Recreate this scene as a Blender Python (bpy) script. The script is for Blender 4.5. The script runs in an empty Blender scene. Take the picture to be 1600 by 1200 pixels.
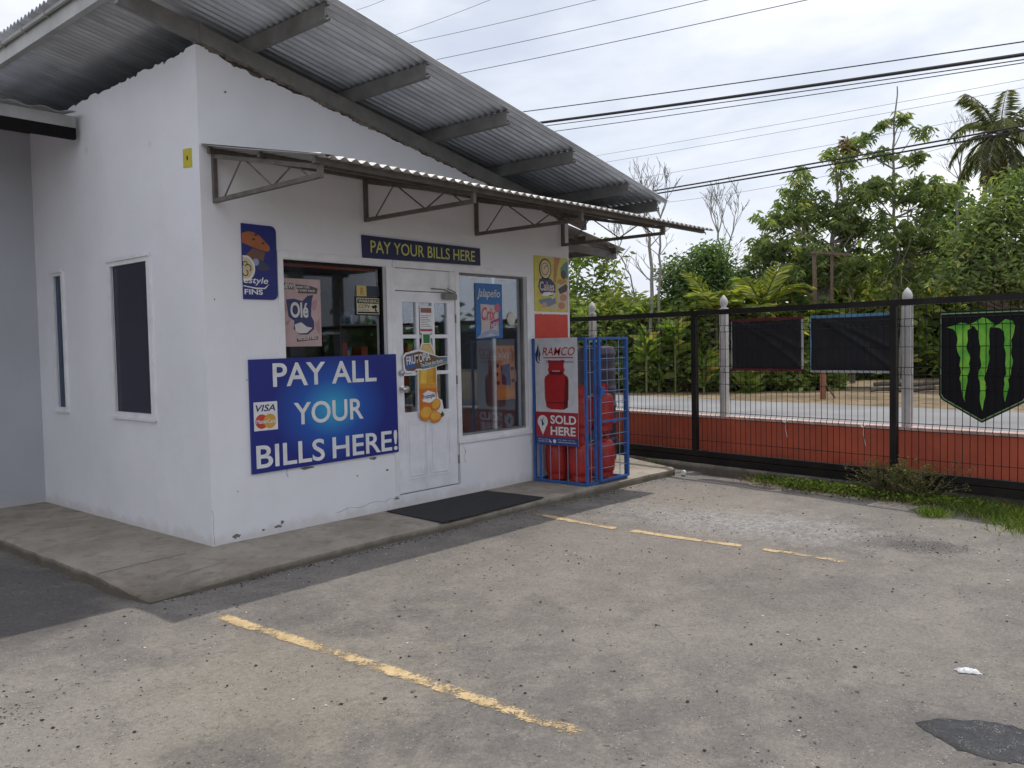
import bpy, math, random
import numpy as np
from mathutils import Vector, Matrix, noise
random.seed(7)
S = bpy.context.scene
C = S.collection
# ------------------------------------------------------------------ camera
CAM = Vector((-3.5425, -6.3603, 1.5888)); FPX = 1319.98
CR = Vector((0.65577407, -0.75469706, -0.01981698))
CU = Vector((0.04655512, 0.01422578, 0.99881442))
CD = Vector((0.7535204, 0.65591918, -0.04446391))
cam = bpy.data.objects.new('camera', bpy.data.cameras.new('camera'))
C.objects.link(cam)
cam.matrix_world = Matrix(((CR.x, CU.x, -CD.x, CAM.x), (CR.y, CU.y, -CD.y, CAM.y), (CR.z, CU.z, -CD.z, CAM.z), (0, 0, 0, 1)))
cam.data.sensor_width = 36; cam.data.lens = FPX / 1600 * 36
cam.data.clip_start = .05; cam.data.clip_end = 3000
S.camera = cam
# ------------------------------------------------------------------ world and sun
SUN = Vector((0.35, -0.067, 1.0)).normalized()
W = bpy.data.worlds.new('World'); S.world = W; W.use_nodes = True
nt = W.node_tree; nt.nodes.clear()
N = nt.nodes.new; L = nt.links.new
wo = N('ShaderNodeOutputWorld')
sky = N('ShaderNodeTexSky'); sky.sky_type = 'NISHITA'; sky.sun_disc = False
sky.sun_elevation = math.asin(SUN.z); sky.sun_rotation = math.atan2(SUN.x, SUN.y)
sky.air_density = 1.0; sky.dust_density = 2.0
bg1 = N('ShaderNodeBackground'); bg1.inputs[1].default_value = .12
L(sky.outputs[0], bg1.inputs[0])
tc = N('ShaderNodeTexCoord'); mp = N('ShaderNodeMapping'); mp.inputs['Scale'].default_value = (1, 1, 2.6)
L(tc.outputs['Generated'], mp.inputs[0])
n1 = N('ShaderNodeTexNoise'); n1.inputs['Scale'].default_value = 2.3; n1.inputs['Detail'].default_value = 7; n1.inputs['Roughness'].default_value = .55
n1.inputs['Distortion'].default_value = .4
L(mp.outputs[0], n1.inputs[0])
r1 = N('ShaderNodeValToRGB'); r1.color_ramp.elements[0].position = .38; r1.color_ramp.elements[0].color = (.55, .55, .55, 1)
r1.color_ramp.elements[1].position = .62; r1.color_ramp.elements[1].color = (1, 1, 1, 1)
L(n1.outputs['Fac'], r1.inputs[0])
n2 = N('ShaderNodeTexNoise'); n2.inputs['Scale'].default_value = 3.6; n2.inputs['Detail'].default_value = 6
L(mp.outputs[0], n2.inputs[0])
r2 = N('ShaderNodeValToRGB'); r2.color_ramp.elements[0].position = .3; r2.color_ramp.elements[0].color = (.66, .70, .80, 1)
r2.color_ramp.elements[1].position = .68; r2.color_ramp.elements[1].color = (.93, .94, .97, 1)
L(n2.outputs['Fac'], r2.inputs[0])
bg2 = N('ShaderNodeBackground'); bg2.inputs[1].default_value = 1.28
L(r2.outputs[0], bg2.inputs[0])
mx = N('ShaderNodeMixShader'); L(r1.outputs[0], mx.inputs[0]); L(bg1.outputs[0], mx.inputs[1]); L(bg2.outputs[0], mx.inputs[2])
L(mx.outputs[0], wo.inputs[0])
sl = bpy.data.lights.new('sun', 'SUN'); sl.energy = 2.5; sl.angle = math.radians(.6); sl.color = (1, .95, .86)
so = bpy.data.objects.new('sun', sl); C.objects.link(so); so.rotation_euler = SUN.to_track_quat('Z', 'Y').to_euler(); so.location = (0, 0, 30)
S.view_settings.view_transform = 'Standard'; S.view_settings.look = 'None'
S.view_settings.exposure = 0; S.view_settings.gamma = 1
S.render.engine = 'CYCLES'
S.cycles.transparent_max_bounces = 24
# ------------------------------------------------------------------ helpers
def site(px, py, depth):
    return CAM + (CD + CR * ((px - 800) / FPX) - CU * ((py - 600) / FPX)) * depth
def ground_at(px, depth, z=-.1):
    p = site(px, 600, depth); return Vector((p.x, p.y, z))
def tag(o, label=None, cat=None, group=None, kind=None):
    if label: o['label'] = label
    if cat: o['category'] = cat
    if group: o['group'] = group
    if kind: o['kind'] = kind
    return o
def empty(name, loc, label, cat, group=None, rz=0):
    o = bpy.data.objects.new(name, None); C.objects.link(o); o.location = loc; o.rotation_euler = (0, 0, rz)
    o.empty_display_size = .2
    return tag(o, label, cat, group)
def world_of(o):
    m = Matrix.Translation(o.location) @ o.rotation_euler.to_matrix().to_4x4()
    return world_of(o.parent) @ o.matrix_parent_inverse @ m if o.parent else m
def setpar(o, parent):
    if parent is not None:
        o.parent = parent; o.matrix_parent_inverse = world_of(parent).inverted()
class MB:
    def __init__(s): s.v = []; s.f = []; s.c = []
    def add(s, vs, fs):
        b = len(s.v); s.v += [tuple(v) for v in vs]; s.f += [tuple(i + b for i in f) for f in fs]; return s
    def box(s, x0, x1, y0, y1, z0, z1):
        return s.add([(x0, y0, z0), (x1, y0, z0), (x1, y1, z0), (x0, y1, z0), (x0, y0, z1), (x1, y0, z1), (x1, y1, z1), (x0, y1, z1)],
                     [(0, 3, 2, 1), (4, 5, 6, 7), (0, 1, 5, 4), (1, 2, 6, 5), (2, 3, 7, 6), (3, 0, 4, 7)])
    def bar(s, p, q, w, h, up=(0, 0, 1)):
        p = Vector(p); q = Vector(q); d = (q - p).normalized(); u = Vector(up)
        a = d.cross(u)
        if a.length < 1e-3: a = d.cross(Vector((0, 1, 0)))
        a.normalize(); b = a.cross(d).normalized(); a = a * w / 2; b = b * h / 2
        vs = [p - a - b, p + a - b, p + a + b, p - a + b, q - a - b, q + a - b, q + a + b, q - a + b]
        return s.add(vs, [(0, 1, 2, 3), (7, 6, 5, 4), (0, 4, 5, 1), (1, 5, 6, 2), (2, 6, 7, 3), (3, 7, 4, 0)])
    def tube(s, pts, rad, n=8, cap=True):
        pts = [Vector(p) for p in pts]; m = len(pts)
        if not hasattr(rad, '__len__'): rad = [rad] * m
        vs = []; fs = []; a = None
        for i, p in enumerate(pts):
            d = (pts[min(i + 1, m - 1)] - pts[max(i - 1, 0)]).normalized()
            if a is None:
                a = d.cross(Vector((0, 0, 1)))
                if a.length < 1e-3: a = Vector((1, 0, 0))
            a = (a - d * a.dot(d)).normalized(); b = d.cross(a)
            for k in range(n):
                t = 2 * math.pi * k / n; vs.append(p + (a * math.cos(t) + b * math.sin(t)) * rad[i])
        for i in range(m - 1):
            for k in range(n):
                k2 = (k + 1) % n; fs.append((i * n + k, i * n + k2, (i + 1) * n + k2, (i + 1) * n + k))
        if cap: fs.append(tuple(range(n))[::-1]); fs.append(tuple((m - 1) * n + k for k in range(n)))
        return s.add(vs, fs)
    def lathe(s, prof, c=(0, 0, 0), n=28):
        vs = []; fs = []
        for r, z in prof:
            for k in range(n):
                t = 2 * math.pi * k / n; vs.append((c[0] + r * math.cos(t), c[1] + r * math.sin(t), c[2] + z))
        for i in range(len(prof) - 1):
            for k in range(n):
                k2 = (k + 1) % n; fs.append((i * n + k, i * n + k2, (i + 1) * n + k2, (i + 1) * n + k))
        return s.add(vs, fs)
    def prism(s, pts, fr, a, b):       # 2D outline on frame fr, between offsets a (back) and b (front)
        n = len(pts); vs = [fr.P(x, y, a) for x, y in pts] + [fr.P(x, y, b) for x, y in pts]
        ar = sum(pts[i][0] * pts[(i + 1) % n][1] - pts[(i + 1) % n][0] * pts[i][1] for i in range(n))
        fs = [tuple(range(n, 2 * n)), tuple(range(n))[::-1]] + [(i, (i + 1) % n, n + (i + 1) % n, n + i) for i in range(n)]
        if ar < 0: fs = [f[::-1] for f in fs]
        return s.add(vs, fs)
    def build(s, name, mat, parent=None, smooth=False, bevel=0, kind=None):
        me = bpy.data.meshes.new(name); me.from_pydata(s.v, [], s.f); me.update()
        if mat: me.materials.append(mat)
        if smooth:
            me.polygons.foreach_set('use_smooth', [True] * len(me.polygons))
        o = bpy.data.objects.new(name, me); C.objects.link(o); setpar(o, parent)
        if smooth: me.set_sharp_from_angle(angle=math.radians(40))
        if bevel:
            m = o.modifiers.new('b', 'BEVEL'); m.width = bevel; m.segments = 2; m.limit_method = 'ANGLE'
        if kind: o['kind'] = kind
        return o
class Fr:                                # a flat frame: origin, u (right), v (up), n (towards the viewer)
    def __init__(s, o, u, v=(0, 0, 1)):
        s.o = Vector(o); s.u = Vector(u).normalized(); s.v = Vector(v).normalized(); s.n = s.u.cross(s.v)
    def P(s, x, y, z=0): return s.o + s.u * x + s.v * y + s.n * z
def copy_tree(o, parent=None):
    c = o.copy(); C.objects.link(c)
    if parent is not None:
        c.parent = parent; c.matrix_parent_inverse = o.matrix_parent_inverse.copy()
    for ch in list(o.children): copy_tree(ch, c)
    return c
def text(s, fr, x, y, w, h, mat, parent, name='lettering', bold=0, shear=0, off=.0135, rot=0, space=1):
    cu = bpy.data.curves.new('t', 'FONT'); cu.body = s; cu.size = 1; cu.offset = bold; cu.shear = shear; cu.resolution_u = 4; cu.space_character = space
    o = bpy.data.objects.new('t', cu); C.objects.link(o)
    dg = bpy.context.evaluated_depsgraph_get(); me = bpy.data.meshes.new_from_object(o.evaluated_get(dg))
    bpy.data.objects.remove(o); bpy.data.curves.remove(cu)
    xs = [v.co.x for v in me.vertices]; ys = [v.co.y for v in me.vertices]
    x0, x1, y0, y1 = min(xs), max(xs), min(ys), max(ys)
    c, sn = math.cos(rot), math.sin(rot)
    for v in me.vertices:
        a = (v.co.x - x0) / (x1 - x0) * w; b = (v.co.y - y0) / (y1 - y0) * h
        v.co = fr.P(x + a * c - b * sn, y + a * sn + b * c, off)
    me.materials.append(mat); me.update()
    ob = bpy.data.objects.new(name, me); C.objects.link(ob); setpar(ob, parent); return ob
def ell(cx, cy, rx, ry, n=28, rot=0, a0=0, a1=2 * math.pi):
    out = []
    for i in range(n):
        t = a0 + (a1 - a0) * i / (n if abs(a1 - a0 - 2 * math.pi) < 1e-6 else n - 1)
        a, b = rx * math.cos(t), ry * math.sin(t)
        out.append((cx + a * math.cos(rot) - b * math.sin(rot), cy + a * math.sin(rot) + b * math.cos(rot)))
    return out
# ------------------------------------------------------------------ materials
def mat(name, col, rough=.6, metal=0, spec=.5, bump=0, bscale=60, var=0, vscale=3, emit=None, col2=None, coords='Object'):
    m = bpy.data.materials.new(name); m.use_nodes = True; t = m.node_tree; b = t.nodes['Principled BSDF']
    b.inputs['Base Color'].default_value = (*col, 1); b.inputs['Roughness'].default_value = rough; b.inputs['Metallic'].default_value = metal
    b.inputs['Specular IOR Level'].default_value = spec
    geo = t.nodes.new('ShaderNodeNewGeometry')
    if var or col2:
        n = t.nodes.new('ShaderNodeTexNoise'); n.inputs['Scale'].default_value = vscale; n.inputs['Detail'].default_value = 6; n.inputs['Roughness'].default_value = .6
        t.links.new(geo.outputs['Position'], n.inputs[0])
        r = t.nodes.new('ShaderNodeValToRGB'); r.color_ramp.elements[0].position = .32; r.color_ramp.elements[1].position = .68
        c2 = col2 or tuple(c * (1 - var) for c in col)
        r.color_ramp.elements[0].color = (*c2, 1); r.color_ramp.elements[1].color = (*[min(1, c * (1 + var * .4)) for c in col], 1)
        t.links.new(n.outputs['Fac'], r.inputs[0]); t.links.new(r.outputs[0], b.inputs['Base Color'])
    if bump:
        n = t.nodes.new('ShaderNodeTexNoise'); n.inputs['Scale'].default_value = bscale; n.inputs['Detail'].default_value = 5
        t.links.new(geo.outputs['Position'], n.inputs[0])
        bp = t.nodes.new('ShaderNodeBump'); bp.inputs['Strength'].default_value = bump; bp.inputs['Distance'].default_value = .01
        t.links.new(n.outputs['Fac'], bp.inputs['Height']); t.links.new(bp.outputs[0], b.inputs['Normal'])
    return m
class NG:                                # small node-graph helper
    def __init__(s, m): s.t = m.node_tree; s.b = s.t.nodes['Principled BSDF']; s.pos = s.t.nodes.new('ShaderNodeNewGeometry').outputs['Position']
    def noise(s, sc, det=5, rough=.55, vec=None, dist=0):
        n = s.t.nodes.new('ShaderNodeTexNoise'); n.inputs['Scale'].default_value = sc; n.inputs['Detail'].default_value = det
        n.inputs['Roughness'].default_value = rough; n.inputs['Distortion'].default_value = dist
        s.t.links.new(vec or s.pos, n.inputs[0]); return n.outputs['Fac']
    def vor(s, sc, feat='F1', out='Distance', rnd=1, vec=None):
        n = s.t.nodes.new('ShaderNodeTexVoronoi'); n.feature = feat; n.inputs['Scale'].default_value = sc; n.inputs['Randomness'].default_value = rnd
        s.t.links.new(vec or s.pos, n.inputs['Vector']); return n.outputs[out]
    def ramp(s, x, a, b, ca=0., cb=1.):
        n = s.t.nodes.new('ShaderNodeMapRange'); n.clamp = True
        for i, v in ((1, a), (2, b), (3, ca), (4, cb)): n.inputs[i].default_value = v
        s.t.links.new(x, n.inputs[0]); return n.outputs[0]
    def math(s, op, a, b=None, c=None):
        n = s.t.nodes.new('ShaderNodeMath'); n.operation = op
        for i, v in enumerate((a, b, c)):
            if v is None: continue
            if isinstance(v, (int, float)): n.inputs[i].default_value = v
            else: s.t.links.new(v, n.inputs[i])
        return n.outputs[0]
    def mix(s, f, a, b, mode='MIX'):
        n = s.t.nodes.new('ShaderNodeMix'); n.data_type = 'RGBA'; n.blend_type = mode
        for i, v in ((0, f), (6, a), (7, b)):
            if isinstance(v, (int, float)): n.inputs[i].default_value = v
            elif isinstance(v, tuple): n.inputs[i].default_value = (*v, 1)
            else: s.t.links.new(v, n.inputs[i])
        return n.outputs[2]
    def dist(s, p, sx=1, sy=1, sz=1):
        a = s.t.nodes.new('ShaderNodeVectorMath'); a.operation = 'SUBTRACT'; s.t.links.new(s.pos, a.inputs[0]); a.inputs[1].default_value = p
        b = s.t.nodes.new('ShaderNodeVectorMath'); b.operation = 'MULTIPLY'; s.t.links.new(a.outputs[0], b.inputs[0]); b.inputs[1].default_value = (sx, sy, sz)
        c = s.t.nodes.new('ShaderNodeVectorMath'); c.operation = 'LENGTH'; s.t.links.new(b.outputs[0], c.inputs[0]); return c.outputs['Value']
    def sep(s):
        n = s.t.nodes.new('ShaderNodeSeparateXYZ'); s.t.links.new(s.pos, n.inputs[0]); return n.outputs
    def scaled(s, v):
        b = s.t.nodes.new('ShaderNodeVectorMath'); b.operation = 'MULTIPLY'; s.t.links.new(s.pos, b.inputs[0]); b.inputs[1].default_value = v; return b.outputs[0]
    def bump(s, h, st=.5, d=.01, prev=None):
        n = s.t.nodes.new('ShaderNodeBump'); n.inputs['Strength'].default_value = st; n.inputs['Distance'].default_value = d
        s.t.links.new(h, n.inputs['Height'])
        if prev: s.t.links.new(prev, n.inputs['Normal'])
        return n.outputs[0]
    def out(s, col=None, normal=None, rough=None):
        if col is not None: s.t.links.new(col, s.b.inputs['Base Color'])
        if normal is not None: s.t.links.new(normal, s.b.inputs['Normal'])
        if rough is not None: s.t.links.new(rough, s.b.inputs['Roughness'])
def newmat(name, rough=.8, spec=.3, metal=0):
    m = bpy.data.materials.new(name); m.use_nodes = True; b = m.node_tree.nodes['Principled BSDF']
    b.inputs['Roughness'].default_value = rough; b.inputs['Specular IOR Level'].default_value = spec; b.inputs['Metallic'].default_value = metal
    return m
# lot surface: worn concrete / asphalt
def ground_mat():
    m = newmat('worn_lot', .9, .25); g = NG(m)
    big = g.noise(.55, 6, .6); med = g.noise(3.2, 7, .65); fine = g.noise(38, 6, .7); grit = g.noise(170, 3, .7)
    c = g.mix(g.ramp(big, .38, .62), (.178, .165, .153), (.252, .232, .212))
    c = g.mix(g.ramp(med, .46, .62, 0, .65), c, (.305, .275, .25))
    c = g.mix(g.ramp(g.noise(1.9, 9, .75, dist=.8), .52, .66, 0, .6), c, (.165, .158, .155))
    c = g.mix(g.ramp(g.noise(.8, 8, .72), .55, .68, 0, .5), c, (.285, .265, .225))
    for p, sx, sy, col, k in (((-1.3, -2.75, -.1), .8, .9, (.34, .305, .25), .6), ((3.75, -2.6, -.1), 1.25, .6, (.42, .42, .42), 1.0), ((4.6, -2.0, -.1), .8, .8, (.33, .29, .25), .5),
                          ((2.0, -2.6, -.1), .5, .5, (.30, .265, .235), .5), ((-2.4, -2.2, -.1), .8, .9, (.32, .295, .27), .6), ((1.2, -4.6, -.1), .9, .7, (.30, .275, .245), .4)):
        d = g.math('ADD', g.dist(p, sx, sy, 0), g.math('MULTIPLY', g.math('SUBTRACT', g.noise(3.5, 9, .78), .5), 2.6))
        f = g.ramp(d, 1.0, .4, 0, k)
        if col[0] > .4: f = g.math('MULTIPLY', f, g.ramp(g.noise(24, 8, .82), .45, .56, .05, 1))
        c = g.mix(f, c, col)
    for p, sx, sy, k, w_ in (((-1.75, .35, -.1), 1.15, .62, .75, .8), ((3.8, -4.4, -.1), 3.0, 2.2, .8, 2.2), ((.42, -5.6, -.1), 2.6, 2.0, .55, 2.0), ((-1.72, -3.15, -.1), 2.6, 2.6, .45, 3.0), ((1.9, -3.9, -.1), 1.2, 1.6, .3, 3.0), ((2.2, -1.4, -.1), 2, 3, .35, 3.)):
        d = g.math('ADD', g.dist(p, sx, sy, 0), g.math('MULTIPLY', g.math('SUBTRACT', g.noise(4, 9, .78), .5), w_))
        c = g.mix(g.ramp(d, 1.02, .8 if w_ < 1 else .4, 0, k), c, (.115, .108, .107))
    c = g.mix(g.ramp(fine, .35, .62, 0, .75), c, g.mix(1.0, c, (.70, .70, .70), 'MULTIPLY'))
    c = g.mix(g.ramp(grit, .45, .7, .0, .6), c, g.mix(1.0, c, (1.45, 1.42, 1.38), 'MULTIPLY'))
    sc1 = g.noise(11, 9, .82, dist=.3); c = g.mix(g.ramp(sc1, .57, .66, 0, .6), c, (.105, .098, .092)); c = g.mix(g.ramp(sc1, .42, .34, 0, .5), c, (.36, .33, .295))
    sc2 = g.noise(33, 7, .8, vec=g.scaled((.7, 1.3, 1))); c = g.mix(g.ramp(sc2, .60, .68, 0, .7), c, (.075, .07, .066)); c = g.mix(g.ramp(sc2, .39, .33, 0, .6), c, (.40, .37, .335))
    g2 = g.noise(95, 4, .8); c = g.mix(g.ramp(g2, .54, .66, .0, .7), c, g.mix(1.0, c, (.55, .54, .53), 'MULTIPLY'))
    # dark and pale grit specks
    w = g.noise(1.3, 4, .6)
    v1 = g.vor(21, out='Distance'); dk = g.math('MULTIPLY', g.ramp(v1, .13, .07), g.ramp(g.noise(9, 3), .44, .52))
    c = g.mix(g.math('MULTIPLY', dk, .95), c, (.035, .032, .03))
    v2 = g.vor(58, out='Distance'); dk2 = g.math('MULTIPLY', g.ramp(v2, .22, .12), g.ramp(g.noise(14, 3), .48, .55))
    c = g.mix(g.math('MULTIPLY', dk2, .85), c, (.06, .055, .052))
    wv = g.t.nodes.new('ShaderNodeVectorMath'); wv.operation = 'MULTIPLY_ADD'; nn = g.t.nodes.new('ShaderNodeTexNoise'); nn.inputs['Scale'].default_value = 18; g.t.links.new(g.pos, nn.inputs[0]); g.t.links.new(nn.outputs['Color'], wv.inputs[0]); wv.inputs[1].default_value = (.06, .06, 0); g.t.links.new(g.pos, wv.inputs[2])
    v4 = g.vor(10, vec=wv.outputs[0]); pit = g.math('MULTIPLY', g.ramp(v4, .15, .09), g.ramp(g.noise(4, 5), .5, .56)); c = g.mix(g.math('MULTIPLY', pit, .8), c, (.05, .046, .044))
    v3 = g.vor(44, out='Distance', vec=g.scaled((1.1, .9, 1))); pl = g.math('MULTIPLY', g.ramp(v3, .2, .1), g.ramp(g.noise(7, 3), .5, .58))
    c = g.mix(g.math('MULTIPLY', pl, .6), c, (.55, .52, .48))
    # hairline cracks
    cr = g.vor(.9, 'DISTANCE_TO_EDGE', vec=None); wob = g.noise(6, 5, .7)
    cw = g.math('ADD', cr, g.math('MULTIPLY', g.math('SUBTRACT', wob, .5), .06))
    ck = g.math('MULTIPLY', g.ramp(g.math('ABSOLUTE', cw), .006, .0), g.ramp(g.noise(1.1, 3), .52, .6))
    c = g.mix(g.math('MULTIPLY', ck, .35), c, (.09, .085, .08))
    # beyond the boundary wall: pale sandy verge and soil
    x = g.sep()[0]; y = g.sep()[1]
    beyond = g.ramp(g.math('SUBTRACT', x, g.math('MULTIPLY', y, .14)), 6.75, 6.85)
    sand = g.mix(g.ramp(g.noise(.35, 7, .7), .4, .62), (.17, .12, .072), (.29, .22, .145))
    sand = g.mix(g.ramp(g.noise(2.6, 8, .78), .48, .62, 0, .85), sand, (.085, .075, .035)); sand = g.mix(g.ramp(g.noise(7, 7, .8), .55, .65, 0, .6), sand, (.34, .29, .22))
    c = g.mix(beyond, c, sand)
    nb = g.bump(fine, .9, .014); nb = g.bump(grit, .7, .005, nb); nb = g.bump(g.math('SUBTRACT', 0, g.math('ADD', dk, dk2)), .5, .006, nb)
    nb = g.bump(med, .6, .03, nb)
    g.out(c, nb); return m
def concrete_mat(name, a, b, dark=.5):
    m = newmat(name, .9, .25); g = NG(m)
    c = g.mix(g.ramp(g.noise(1.6, 7, .65), .35, .65), a, b)
    c = g.mix(g.ramp(g.noise(6, 7, .7, dist=.5), .5, .72, 0, .6), c, tuple(v * dark for v in a))
    fine = g.noise(45, 6, .7); c = g.mix(g.ramp(fine, .35, .7, 0, .4), c, g.mix(1.0, c, (.75, .75, .75), 'MULTIPLY'))
    z_ = g.sep()[2]; c = g.mix(g.ramp(g.math('ADD', z_, g.math('MULTIPLY', g.math('SUBTRACT', g.noise(14, 6, .75), .5), .06)), -.012, -.055, 0, .75), c, (.085, .072, .055))
    v = g.vor(26); sp = g.math('MULTIPLY', g.ramp(v, .14, .07), g.ramp(g.noise(6, 3), .52, .6)); c = g.mix(sp, c, (.07, .065, .06))
    nb = g.bump(fine, .5, .01); nb = g.bump(g.noise(5, 6), .5, .03, nb); g.out(c, nb); return m
def plaster_mat(name, base, dirt=True):
    m = newmat(name, .75, .3); g = NG(m)
    c = g.mix(g.ramp(g.noise(1.1, 6, .6), .35, .65), tuple(v * .93 for v in base), base)
    c = g.mix(g.ramp(g.noise(5, 7, .75, vec=g.scaled((1, 1, .12))), .55, .75, 0, .22), c, tuple(v * k for v, k in zip(base, (.84, .82, .80))))
    if dirt:
        z = g.sep()[2]
        low = g.math('ADD', g.ramp(z, .0, .35), g.math('MULTIPLY', g.math('SUBTRACT', g.noise(7, 7, .75), .5), .9))
        c = g.mix(g.ramp(low, .3, .05, 0, .5), c, (.52, .49, .46))
        st = g.math('MULTIPLY', g.ramp(g.vor(2.1), .1, .02), g.ramp(g.noise(3, 3), .5, .6)); c = g.mix(g.math('MULTIPLY', st, .4), c, (.32, .29, .27))
    nb = g.bump(g.noise(2.2, 3, .5), .3, .05); nb = g.bump(g.noise(55, 5, .6), .22, .004, nb); g.out(c, nb); return m
def galv_mat(name, a, b, rough=.42, metal=.75, streak=(1, 1, 1)):
    m = newmat(name, rough, .5, metal); g = NG(m)
    c = g.mix(g.ramp(g.noise(2.2, 7, .7, vec=g.scaled(streak)), .35, .68), a, b)
    c = g.mix(g.ramp(g.noise(.9, 6, .7), .5, .75, 0, .5), c, tuple(v * .6 for v in a))
    g.out(c, g.bump(g.noise(30, 4), .15, .003), g.ramp(g.noise(5, 5), .3, .7, rough - .08, rough + .15)); return m
def leaf_mat(name, c1, c2, c3=None):
    m = bpy.data.materials.new(name); m.use_nodes = True; t = m.node_tree; t.nodes.clear()
    o = t.nodes.new('ShaderNodeOutputMaterial'); at = t.nodes.new('ShaderNodeAttribute'); at.attribute_name = 'var'
    r = t.nodes.new('ShaderNodeValToRGB'); e = r.color_ramp.elements
    e[0].color = (*c1, 1); e[0].position = .1; e[1].color = (*c2, 1); e[1].position = .85
    if c3: k = e.new(.97); k.color = (*c3, 1)
    t.links.new(at.outputs['Fac'], r.inputs[0])
    p = t.nodes.new('ShaderNodeBsdfPrincipled'); p.inputs['Roughness'].default_value = .5; p.inputs['Specular IOR Level'].default_value = .35
    tr = t.nodes.new('ShaderNodeBsdfTranslucent'); ms = t.nodes.new('ShaderNodeMixShader'); ms.inputs[0].default_value = .45
    g = t.nodes.new('ShaderNodeMix'); g.data_type = 'RGBA'; g.blend_type = 'MULTIPLY'; g.inputs[0].default_value = 1
    t.links.new(r.outputs[0], g.inputs[6]); g.inputs[7].default_value = (1.5, 1.6, .7, 1)
    t.links.new(r.outputs[0], p.inputs['Base Color']); t.links.new(g.outputs[2], tr.inputs[0])
    t.links.new(p.outputs[0], ms.inputs[1]); t.links.new(tr.outputs[0], ms.inputs[2]); t.links.new(ms.outputs[0], o.inputs[0]); return m
def glass_mat(name, tint, refl=1.0):
    m = bpy.data.materials.new(name); m.use_nodes = True; t = m.node_tree; t.nodes.clear()
    o = t.nodes.new('ShaderNodeOutputMaterial'); tr = t.nodes.new('ShaderNodeBsdfTransparent'); tr.inputs[0].default_value = (*tint, 1)
    gl = t.nodes.new('ShaderNodeBsdfGlossy'); gl.inputs['Roughness'].default_value = .02; gl.inputs[0].default_value = (.85, .9, 1, 1)
    fr = t.nodes.new('ShaderNodeFresnel'); fr.inputs[0].default_value = 1.5
    mm = t.nodes.new('ShaderNodeMath'); mm.operation = 'MULTIPLY_ADD'; mm.inputs[1].default_value = refl; mm.inputs[2].default_value = .008
    ms = t.nodes.new('ShaderNodeMixShader')
    t.links.new(fr.outputs[0], mm.inputs[0]); t.links.new(mm.outputs[0], ms.inputs[0]); t.links.new(tr.outputs[0], ms.inputs[1]); t.links.new(gl.outputs[0], ms.inputs[2])
    t.links.new(ms.outputs[0], o.inputs[0]); return m
M = {}
M['ground'] = ground_mat()
M['walk'] = concrete_mat('sidewalk_concrete', (.28, .243, .20), (.42, .375, .31))
M['curb'] = concrete_mat('curb_concrete', (.13, .11, .085), (.33, .30, .26), .3)
M['wall'] = plaster_mat('white_plaster', (.79, .79, .83))
M['wall2'] = plaster_mat('blueish_plaster', (.45, .46, .50))
M['paint'] = mat('white_trim_paint', (.78, .78, .80), .45, var=.12, vscale=6, bump=.15, bscale=30)
M['door'] = mat('door_paint', (.78, .78, .83), .4, var=.14, vscale=4, bump=.1, bscale=40)
M['chip'] = mat('bare_render', (.20, .19, .18), .9, bump=.6, bscale=90, var=.4, vscale=40)
M['mortar'] = mat('rough_brown_mortar', (.20, .17, .15), .95, bump=.8, bscale=60, var=.5, vscale=14)
M['roof'] = galv_mat('galvanised_sheet', (.44, .47, .51), (.72, .75, .80), .40, .7, (.5, 3, 1))
M['awn'] = galv_mat('awning_sheet', (.34, .33, .33), (.55, .54, .53), .45, .5, (3, .5, 1))
M['steelgrey'] = mat('weathered_steel', (.24, .235, .225), .6, .3, var=.3, vscale=5, bump=.2)
M['fascia'] = mat('grey_fascia', (.42, .42, .41), .5, .2, var=.2, vscale=4)
M['truss'] = mat('brown_truss_paint', (.135, .12, .105), .6, .1, var=.35, vscale=12)
M['glass'] = glass_mat('shop_glass', (.93, .95, .95), .28)
M['dkglass'] = glass_mat('tinted_glass', (.5, .45, .5), .8)
M['blglass'] = glass_mat('blue_glass', (.5, .6, .7), .9)
M['int'] = mat('interior_wall', (.45, .45, .40), .8)
M['intfloor'] = mat('interior_floor', (.25, .23, .21), .5)
M['intceil'] = mat('interior_ceiling', (.12, .15, .2), .8)
M['redstrip'] = mat('red_lintel', (.30, .06, .04), .6)
M['black'] = mat('black_paint', (.006, .006, .007), .55, spec=.25, var=.3, vscale=10)
M['blackgate'] = mat('black_gate_paint', (.006, .006, .007), .5, spec=.25, bump=.15, bscale=40, col2=(.018, .014, .012), vscale=4)
M['banner'] = mat('black_cloth', (.009, .0095, .014), .6, spec=.4, bump=.3, bscale=200)
M['mat'] = mat('rubber_mat', (.02, .02, .022), .85, bump=.8, bscale=220, col2=(.032, .032, .033), vscale=12)
def red_mat():
    m = newmat('red_enamel', .4, .5); g = NG(m); c = g.mix(g.ramp(g.noise(7, 5), .35, .65), (.30, .016, .014), (.42, .026, .02))
    c = g.mix(g.ramp(g.noise(38, 7, .8), .60, .66, 0, .8), c, (.10, .035, .025)); c = g.mix(g.ramp(g.noise(21, 6, .8, vec=g.scaled((1, 1, .3))), .62, .66, 0, .5), c, (.5, .2, .18))
    g.out(c, g.bump(g.noise(30, 5), .2, .004), g.ramp(g.noise(9, 5), .35, .65, .3, .6)); return m
M['red'] = red_mat()
M['redpaint'] = mat('red_wall_paint', (.60, .045, .02), .5, var=.12, vscale=8)
M['brick'] = mat('terracotta_paint', (.50, .10, .05), .7, var=.22, vscale=2.5, bump=.3, bscale=50)
M['coping'] = mat('pink_coping', (.58, .40, .35), .8, var=.3, vscale=8)
M['post'] = mat('white_concrete_post', (.56, .54, .52), .75, var=.2, vscale=7, bump=.3)
M['blue'] = mat('blue_enamel', (.03, .115, .36), .4, var=.25, vscale=9)
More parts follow.
